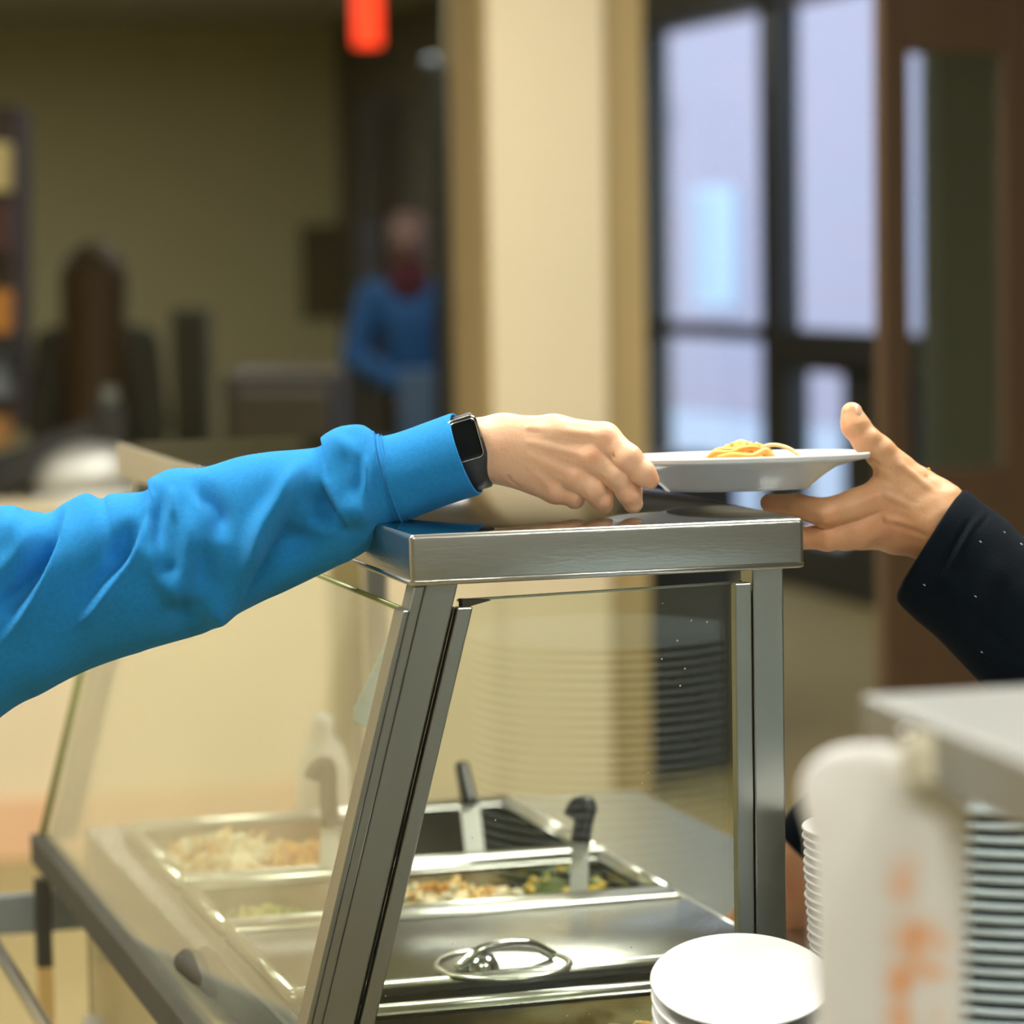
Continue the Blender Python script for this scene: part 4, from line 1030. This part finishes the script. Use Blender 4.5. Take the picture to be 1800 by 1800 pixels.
rp = nt.nodes.new('ShaderNodeMix'); rp.data_type = 'RGBA'; rp.inputs[6].default_value = (.88, .88, .86, 1); rp.inputs[7].default_value = (.95, .36, .04, 1)
nt.links.new(at_.outputs['Fac'], rp.inputs[0]); nt.links.new(rp.outputs[2], b.inputs['Base Color'])
tw = new_obj('towel', px2w(vs, D4), fs, TW, loc=px2w([(1560, 1310, 0)], D4)[0])
tag(tw, 'white cloth towel with orange sauce stains hanging from the foreground shelf', 'towel')
va = np.array(vs); st_ = np.zeros(len(va))
rg = np.random.default_rng(21)
for (x, y, w, h_, a_) in ((1598, 1530, 12, 36, .35), (1592, 1560, 12, 30, .4), (1586, 1728, 14, 22, 1.0), (1640, 1710, 24, 14, .5), (1625, 1640, 26, 22, .4), (1600, 1650, 20, 34, .45), (1655, 1660, 12, 20, .35), (1580, 1775, 14, 20, .5), (1590, 1800, 12, 26, .5), (1610, 1690, 22, 26, .35), (1648, 1790, 14, 26, .18)):
    st_ += 1.5*a_*np.exp(-((va[:, 0]-x)/w)**2-((va[:, 1]-y)/h_)**2)
st_ *= .75+.5*np.abs(np.sin(va[:, 0]*.13+va[:, 1]*.07)*np.sin(va[:, 1]*.11-va[:, 0]*.05))
st_[va[:, 2] > 8] = 0
aa = tw.data.attributes.new('stain', 'FLOAT', 'POINT'); aa.data.foreach_set('value', np.clip(st_, 0, 1).astype(np.float32))
cl = thing('towel_clip', 'cream plastic clip pinching the towel to the foreground shelf', 'clip', px2w([(1630, 1325, 0)], D4-.05)[0])
for z0, z1 in ((-34, -22), (8, 20)):
    c_ = []
    for z in (z0, z1):
        for x, y in ((1586, 1282), (1672, 1290), (1668, 1380), (1590, 1368)): c_.append((x, y, z))
    new_obj('jaw', px2w(c_, D4-.01), [(0, 1, 2, 3), (7, 6, 5, 4), (0, 4, 5, 1), (1, 5, 6, 2), (2, 6, 7, 3), (3, 7, 4, 0)], CREAMP, cl, smooth=False)
v, f = tube(px2w([(1590, 1288, -24), (1590, 1288, 12)], D4-.03), .003, 8); new_obj('spring', v, f, CHROME, cl)

# ================================================================== FAR THINGS
# black-framed guard and steel tray on the low wall, far left
dB = 7.85
bg = thing('black_canopy', 'black slanted canopy on posts above the low wall at the left edge', 'canopy', at(60, 870, dB))
pts = [at(-60, 815, dB), at(60, 775, dB), at(172, 735, dB), at(185, 768, dB), at(120, 812, dB), at(0, 868, dB), at(-60, 890, dB)]
vv = np.array(pts+[p+ez*.35 for p in pts]); n = len(pts)
new_obj('canopy_panel', vv, [tuple(range(n)), tuple(range(2*n-1, n-1, -1))]+[(i, n+i, n+(i+1) % n, (i+1) % n) for i in range(n)], mat('black_canopy_paint', (.018, .018, .014), .5), bg, smooth=False)
a = on(193, 712, 1, YCOL+.05); 
v, f = box(a[0]-.034, a[0]+.034, a[1]-.02, a[1]+.02, LWZ+.025, a[2]); new_obj('post', v, f, mat('near_black', (.014, .013, .010), .5), bg, smooth=False)
v, f = lathe([(0, .03), (.018, .022), (.024, 0), (.018, -.022), (0, -.03)], 16, (a[0], a[1], a[2]+.02)); new_obj('finial', v, f, mat('grey_knob', (.10, .11, .09), .5), bg)
a = on(165, 870, 1, YCOL+.05); a[2] = LWZ+.025+.046
tr = thing('steel_tray', 'shiny steel serving tray below the black canopy', 'tray', a)
bm = bmesh.new(); bmesh.ops.create_uvsphere(bm, u_segments=24, v_segments=12, radius=1); nv, nf = bm_out(bm)
nv = nv*[.15, .09, .10]+a; nv[:, 2] = np.maximum(nv[:, 2], a[2]-.03); new_obj('dome', nv, nf, mat('dull_tray_steel', (.50, .50, .45), .5, .7), tr)
v, f = box(a[0]-.18, a[0]+.18, a[1]-.09, a[1]+.09, a[2]-.045, a[2]-.03, .004); new_obj('base', v, f, STEEL_PAN, tr)
# slim dark olive post before the low wall
a = on(588, 1100, 1, 4.6); b_ = on(648, 1100, 1, 4.6)
pz_ = thing('floor_post', 'slim dark olive post standing before the cream low wall', 'post', (a[0], 4.6, 0))
v, f = box(a[0], b_[0], 4.6, 4.66, .03, .92, .004); new_obj('shaft', v, f, mat('dark_olive', (.22, .18, .07), .5), pz_, smooth=False)
v, f = box(a[0]-.05, b_[0]+.05, 4.55, 4.71, 0, .03, .004); new_obj('foot', v, f, DARKRAIL, pz_, smooth=False)
a = on(625, 1170, 1, 4.5); b_ = on(652, 1170, 1, 4.5)
v, f = prism([(a[0]+.01, 0), (b_[0]+.005, 0), (b_[0]+.0, .55), (b_[0]-.02, .75), (a[0], .5)], 4.5, 4.56); tag(new_obj('folded_umbrella', v, f, mat('dark_brown_cloth', (.05, .04, .018), .8), loc=V(a[0], 4.5, 0), smooth=False), 'dark folded cloth umbrella leaning on the olive post', 'umbrella')
# dark cabinet right of the column
a = on(1127, 1000, 1, YCOL+.5); b_ = on(1296, 1000, 1, YCOL+.5)
dc = thing('waste_cabinet', 'dark navy grey cabinet standing right of the cream column', 'cabinet', (a[0], YCOL+.5, 0))
CABM = mat('dark_navy_cabinet', (.022, .028, .036), .4)
v, f = box(a[0], b_[0], YCOL+.5, YCOL+.85, .04, .88, .006); new_obj('body', v, f, CABM, dc, smooth=False)
v, f = box(a[0]-.01, b_[0]+.01, YCOL+.49, YCOL+.86, .88, .91, .006); new_obj('lid', v, f, CABM, dc, smooth=False)
v, f = box(a[0]+.02, b_[0]-.02, YCOL+.51, YCOL+.84, 0, .04); new_obj('plinth', v, f, BLACK, dc, smooth=False)
# exit sign hanging in the far room
a = at(648, 38, 14); b_ = at(672, 80, 14)
es = thing('exit_sign', 'glowing red exit sign hung from the ceiling above the left doorway', 'sign', (a[0], a[1], ZT))
w_ = .062; zb = b_[2]
v, f = box(a[0]-w_, a[0]+w_, a[1], a[1]+.05, zb, zb+.30, .012); new_obj('lit_face', v, f, REDLIT, es, smooth=False)
v, f = tube([(a[0], a[1]+.025, zb+.29), (a[0], a[1]+.025, ZT)], .01, 8); new_obj('hanger', v, f, BLACK, es)
# far doorway: dark frame with paler opening, dark board, black cabinet
def farbox(name, label, cat, x0, y0, x1, y1, d, m, thick=.1, floor=False):
    a = at(x0, y1, d); b_ = at(x1, y0, d)
    t = thing(name, label, cat, ((a[0]+b_[0])/2, (a[1]+b_[1])/2, a[2]))
    A_ = at(x0, y0, d); B_ = at(x1, y0, d); C_ = at(x1, y1, d); D_ = at(x0, y1, d)
    if floor: C_[2] = D_[2] = 0
    vv = np.array([A_, B_, C_, D_]); hz = ez.copy(); hz[2] = 0; hz /= np.linalg.norm(hz); vv = np.vstack([vv, vv+hz*thick])
    o = new_obj('body', vv, [(0, 1, 2, 3), (7, 6, 5, 4), (0, 4, 5, 1), (1, 5, 6, 2), (2, 6, 7, 3), (3, 7, 4, 0)], m, t, smooth=False)
    return t
DFR = mat('dark_door_frame', (.055, .048, .028), .6)
fd_ = bpy.data.objects.new('door_2', None); COL.objects.link(fd_); q = at(672, 700, 16.6); fd_.location = q.tolist(); fd_['_loc'] = q.tolist(); struct(fd_)
def quadbox(name, x0, y0, x1, y1, d, m, parent, thick=.08):
    vv = np.array([at(x0, y0, d), at(x1, y0, d), at(x1, y1, d), at(x0, y1, d)]); hz = ez.copy(); hz[2] = 0; hz /= np.linalg.norm(hz); vv = np.vstack([vv, vv+hz*thick])
    return new_obj(name, vv, [(0, 1, 2, 3), (7, 6, 5, 4), (0, 4, 5, 1), (1, 5, 6, 2), (2, 6, 7, 3), (3, 7, 4, 0)], m, parent, smooth=False)
quadbox('frame_post', 630, 170, 660, 965, 16.5, DFR, fd_); quadbox('frame_post', 696, 172, 712, 965, 16.5, DFR, fd_)
quadbox('frame_rail', 660, 170, 696, 205, 16.5, DFR, fd_)
quadbox('door_leaf', 660, 205, 696, 965, 16.6, mat('dim_door_leaf', (.12, .105, .06), .7), fd_)
fd2 = bpy.data.objects.new('door_3', None); COL.objects.link(fd2); q = at(772, 700, 11.4); fd2.location = q.tolist(); fd2['_loc'] = q.tolist(); struct(fd2)
quadbox('frame_post', 764, 118, 789, 1090, 11.4, mat('charcoal_frame', (.05, .052, .042), .6), fd2)
quadbox('frame_post', 784, -60, 800, 1090, 11.9, mat('olive_jamb', (.15, .13, .07), .6), fd2)
v, f = lathe([(0, .03), (.03, .02), (.03, -.02), (0, -.03)], 12, at(758, 112, 11.3)); new_obj('closer', v, f, mat('steel_blue', (.22, .27, .30), .4, .3), fd2)
a = on(528, 395, 1, YF-.03); b_ = on(626, 560, 1, YF-.03)
nb_ = thing('notice_board', 'dark notice board on the far wall by the doorway', 'board', (a[0], YF, b_[2]))
v, f = box(a[0], b_[0], YF-.03, YF-.001, b_[2], a[2]); new_obj('panel', v, f, mat('dim_board', (.13, .11, .05), .7), nb_, smooth=False)
farbox('tall_speaker', 'tall black cabinet speaker in front of the far doorway', 'speaker', 632, 385, 664, 1060, 13.6, BLACK, .2, floor=True)
farbox('dining_table', 'dark brown table in the far dining room behind the blue sleeve', 'table', 392, 660, 590, 700, 10.5, DARKTABLE, .8, floor=True)
farbox('stacked_chairs', 'dark chair backs in front of the far table', 'chair', 410, 690, 575, 800, 9.6, mat('dim_chair', (.085, .07, .035), .7), .3, floor=True)
farbox('coat', 'grey coat hung over a chair in the far dining room', 'coat', 300, 545, 362, 700, 11.5, mat('dim_grey', (.085, .085, .05), .8), .2, floor=True)
# shelf of snacks at the left edge
sh = thing('snack_shelf', 'dark shelf rack of orange and pale packets at the left edge', 'rack', at(0, 800, 8.6))
RK = mat('dark_rack', (.06, .040, .022), .6)
quadbox('side_panel', -60, 185, 26, 760, 8.8, RK, sh, .3)
for (x0, y0, x1, y1, c, nm) in ((-40, 250, 8, 335, (.75, .62, .25), 'yellow_packet'), (-40, 360, 14, 440, (.09, .035, .02), 'brown_packet'), (-40, 510, 10, 585, (.65, .27, .03), 'orange_packet'), (-40, 590, 30, 650, (.02, .018, .012), 'black_tray'), (-40, 625, 10, 700, (.20, .23, .24), 'grey_packet'), (-40, 735, 8, 785, (.5, .25, .06), 'tan_packet')):
    quadbox(nm, x0, y0, x1, y1, 8.5, mat(nm, c, .6), sh, .15)

def sdf_obj(name, fn, lo, hi, h, m, parent):
    v, f = nets(fn, lo, hi, h); return new_obj(name, v, f, m, parent)
def far_person(label, base, hgt, hair_c, top_m, low_m, arms, hairlong=False, yaw=0, scarf=False, skin=DIMSKIN, bulk=1.0):
    """stands at base; arms: list of joint chains in body frame (x right, y forward-away, z up) as seen from the camera"""
    t = thing('person', label, 'person', base)
    fw = ez.copy(); fw[2] = 0; fw /= np.linalg.norm(fw); rt = V(fw[1], -fw[0], 0)
    R = np.stack([rt, fw, V(0, 0, 1)], 1)
    k = hgt/1.7
    def ad(name, fn, lo, hi, h, m):
        v, f = nets(fn, lo, hi, h); v = (v*k) @ R.T+np.array(base); return new_obj(name, v, f, m, t)
    def body(p):
        d = seg(p, (0, 0, 1.42), (0, 0, 1.50), .055, .055)
        d = smin(d, np.sqrt(((p-[0, 0, 1.6])/[.075, .095, .11])**2 @ np.ones(3))*.09-.09, .03)
        d = smin(d, seg(p, (0, -.09, 1.59), (0, -.105, 1.575), .012, .014), .01)
        for s in (-1, 1): d = smin(d, seg(p, (s*.078, 0, 1.61), (s*.08, 0, 1.57), .012, .01), .008)
        for a_ in arms:
            d = np.minimum(d, chain(p, [(a_[-2], .035), (a_[-1], .032)], .01))
            h0 = np.array(a_[-1]); dd = h0-np.array(a_[-2]); dd /= np.linalg.norm(dd)
            d = smin(d, seg(p, h0, h0+dd*.08, .036, .03), .02)
            for q_ in (-.025, -.008, .009, .025): d = smin(d, seg(p, h0+dd*.07+V(q_, 0, 0), h0+dd*.15+V(q_*1.2, 0, 0), .010, .008), .004)
            d = smin(d, seg(p, h0+dd*.02+V(.03, -.01, 0), h0+dd*.08+V(.055, -.02, 0), .011, .009), .006)
        d = smin(d, seg(p, (0, 0, 1.0), (0, 0, 1.35), .10, .10), .04)
        for s in (-1, 1): d = smin(d, chain(p, [((s*.09, 0, .9), .07), ((s*.1, 0, .5), .05), ((s*.1, .01, .1), .04)], .02), .03)
        return d
    ad('body', body, (-.55, -.4, .02), (.6, .35, 1.75), .024, skin)
    def top(p):
        d = seg(p, (0, 0, 1.0), (0, 0, 1.25), .135*bulk, .15*bulk); d = smin(d, seg(p, (-.13*bulk, 0, 1.36), (.13*bulk, 0, 1.36), .07, .07), .08)
        for a_ in arms: d = smin(d, chain(p, [(a_[0], .07), (a_[1], .058), (a_[2], .048)], .02), .03)
        return d
    ad('shirt', top, (-.6, -.4, .8), (.6, .35, 1.5), .024, top_m)
    def low(p):
        d = seg(p, (-.06, 0, .92), (.06, 0, .92), .12, .12)
        for s in (-1, 1): d = smin(d, chain(p, [((s*.09, 0, .88), .095), ((s*.1, 0, .5), .07), ((s*.1, .01, .1), .06)], .02), .03)
        return d
    ad('trousers', low, (-.3, -.25, .02), (.3, .25, 1.08), .024, low_m)
    def hair(p):
        d = np.sqrt(((p-[0, .015, 1.63])/[.09, .105, .105])**2 @ np.ones(3))*.1-.1
        d = np.maximum(d, -(p[:, 1]+.045+(p[:, 2]-1.63)*-.5)) if not hairlong else d
        if hairlong: d = smin(d, seg(p, (0, -.04, 1.6), (0, -.12, 1.05), .12, .11), .05)
        return d
    ad('hair', hair, (-.25, -.3, .85), (.25, .25, 1.8), .018, hair_c)
    for s in (-1, 1):
        v, f = nets(lambda p: seg(p, (s*.1, -.08, .05), (s*.1, .03, .05), .045, .045), (-.25, -.2, -.02), (.25, .15, .12), .02); v[:, 2] = np.maximum(v[:, 2], 0); v = (v*k) @ R.T+np.array(base)
        new_obj('shoe', v, f, BLACK, t)
    if scarf: ad('scarf', lambda p: np.abs(seg(p, (0, 0, 1.40), (0, 0, 1.50), .085, .075))-.012 if False else seg(p, (0, -.02, 1.40), (0, -.01, 1.47), .095, .078), (-.15, -.2, 1.25), (.15, .15, 1.6), .02, MAROON)
    return t
a = at(720, 600, 13.0); 
far_person('distant person in blue shirt and maroon collar standing by the far doorway', (a[0], a[1], 0), 1.66, mat('dim_pink_cap', (.13, .08, .065), .8), PEOPLE_BLUE, GREYCLOTH,
           [[(-.16, 0, 1.36), (-.24, -.05, 1.10), (-.02, -.22, .98), (.05, -.25, .95)], [(.16, 0, 1.36), (.20, -.05, 1.10), (.10, -.2, .98), (.05, -.24, .95)]], scarf=True, bulk=.85)
bx = at(750, 690, 12.7)
farbox('blue_highlight_block', 'pale blue plastic bin put in for a highlight before the distant person in blue', 'bin', 700, 655, 796, 740, 12.25, mat('pale_blue_highlight', (.10, .18, .30), .5), .25, floor=True)  # block added for its pale colour, standing in for a light blue highlight
a = at(170, 600, 10.0)
far_person('distant person with long brown hair and dark grey clothes at left', (a[0], a[1], 0), 1.53, HAIR, GREYCLOTH, GREYCLOTH,
           [[(-.16, 0, 1.36), (-.20, -.02, 1.08), (-.18, -.1, .85), (-.17, -.12, .8)], [(.16, 0, 1.36), (.20, -.02, 1.08), (.18, -.1, .85), (.17, -.12, .8)]], hairlong=True, bulk=.9)

# clean helper properties
for o in bpy.data.objects:
    if '_loc' in o: del o['_loc']
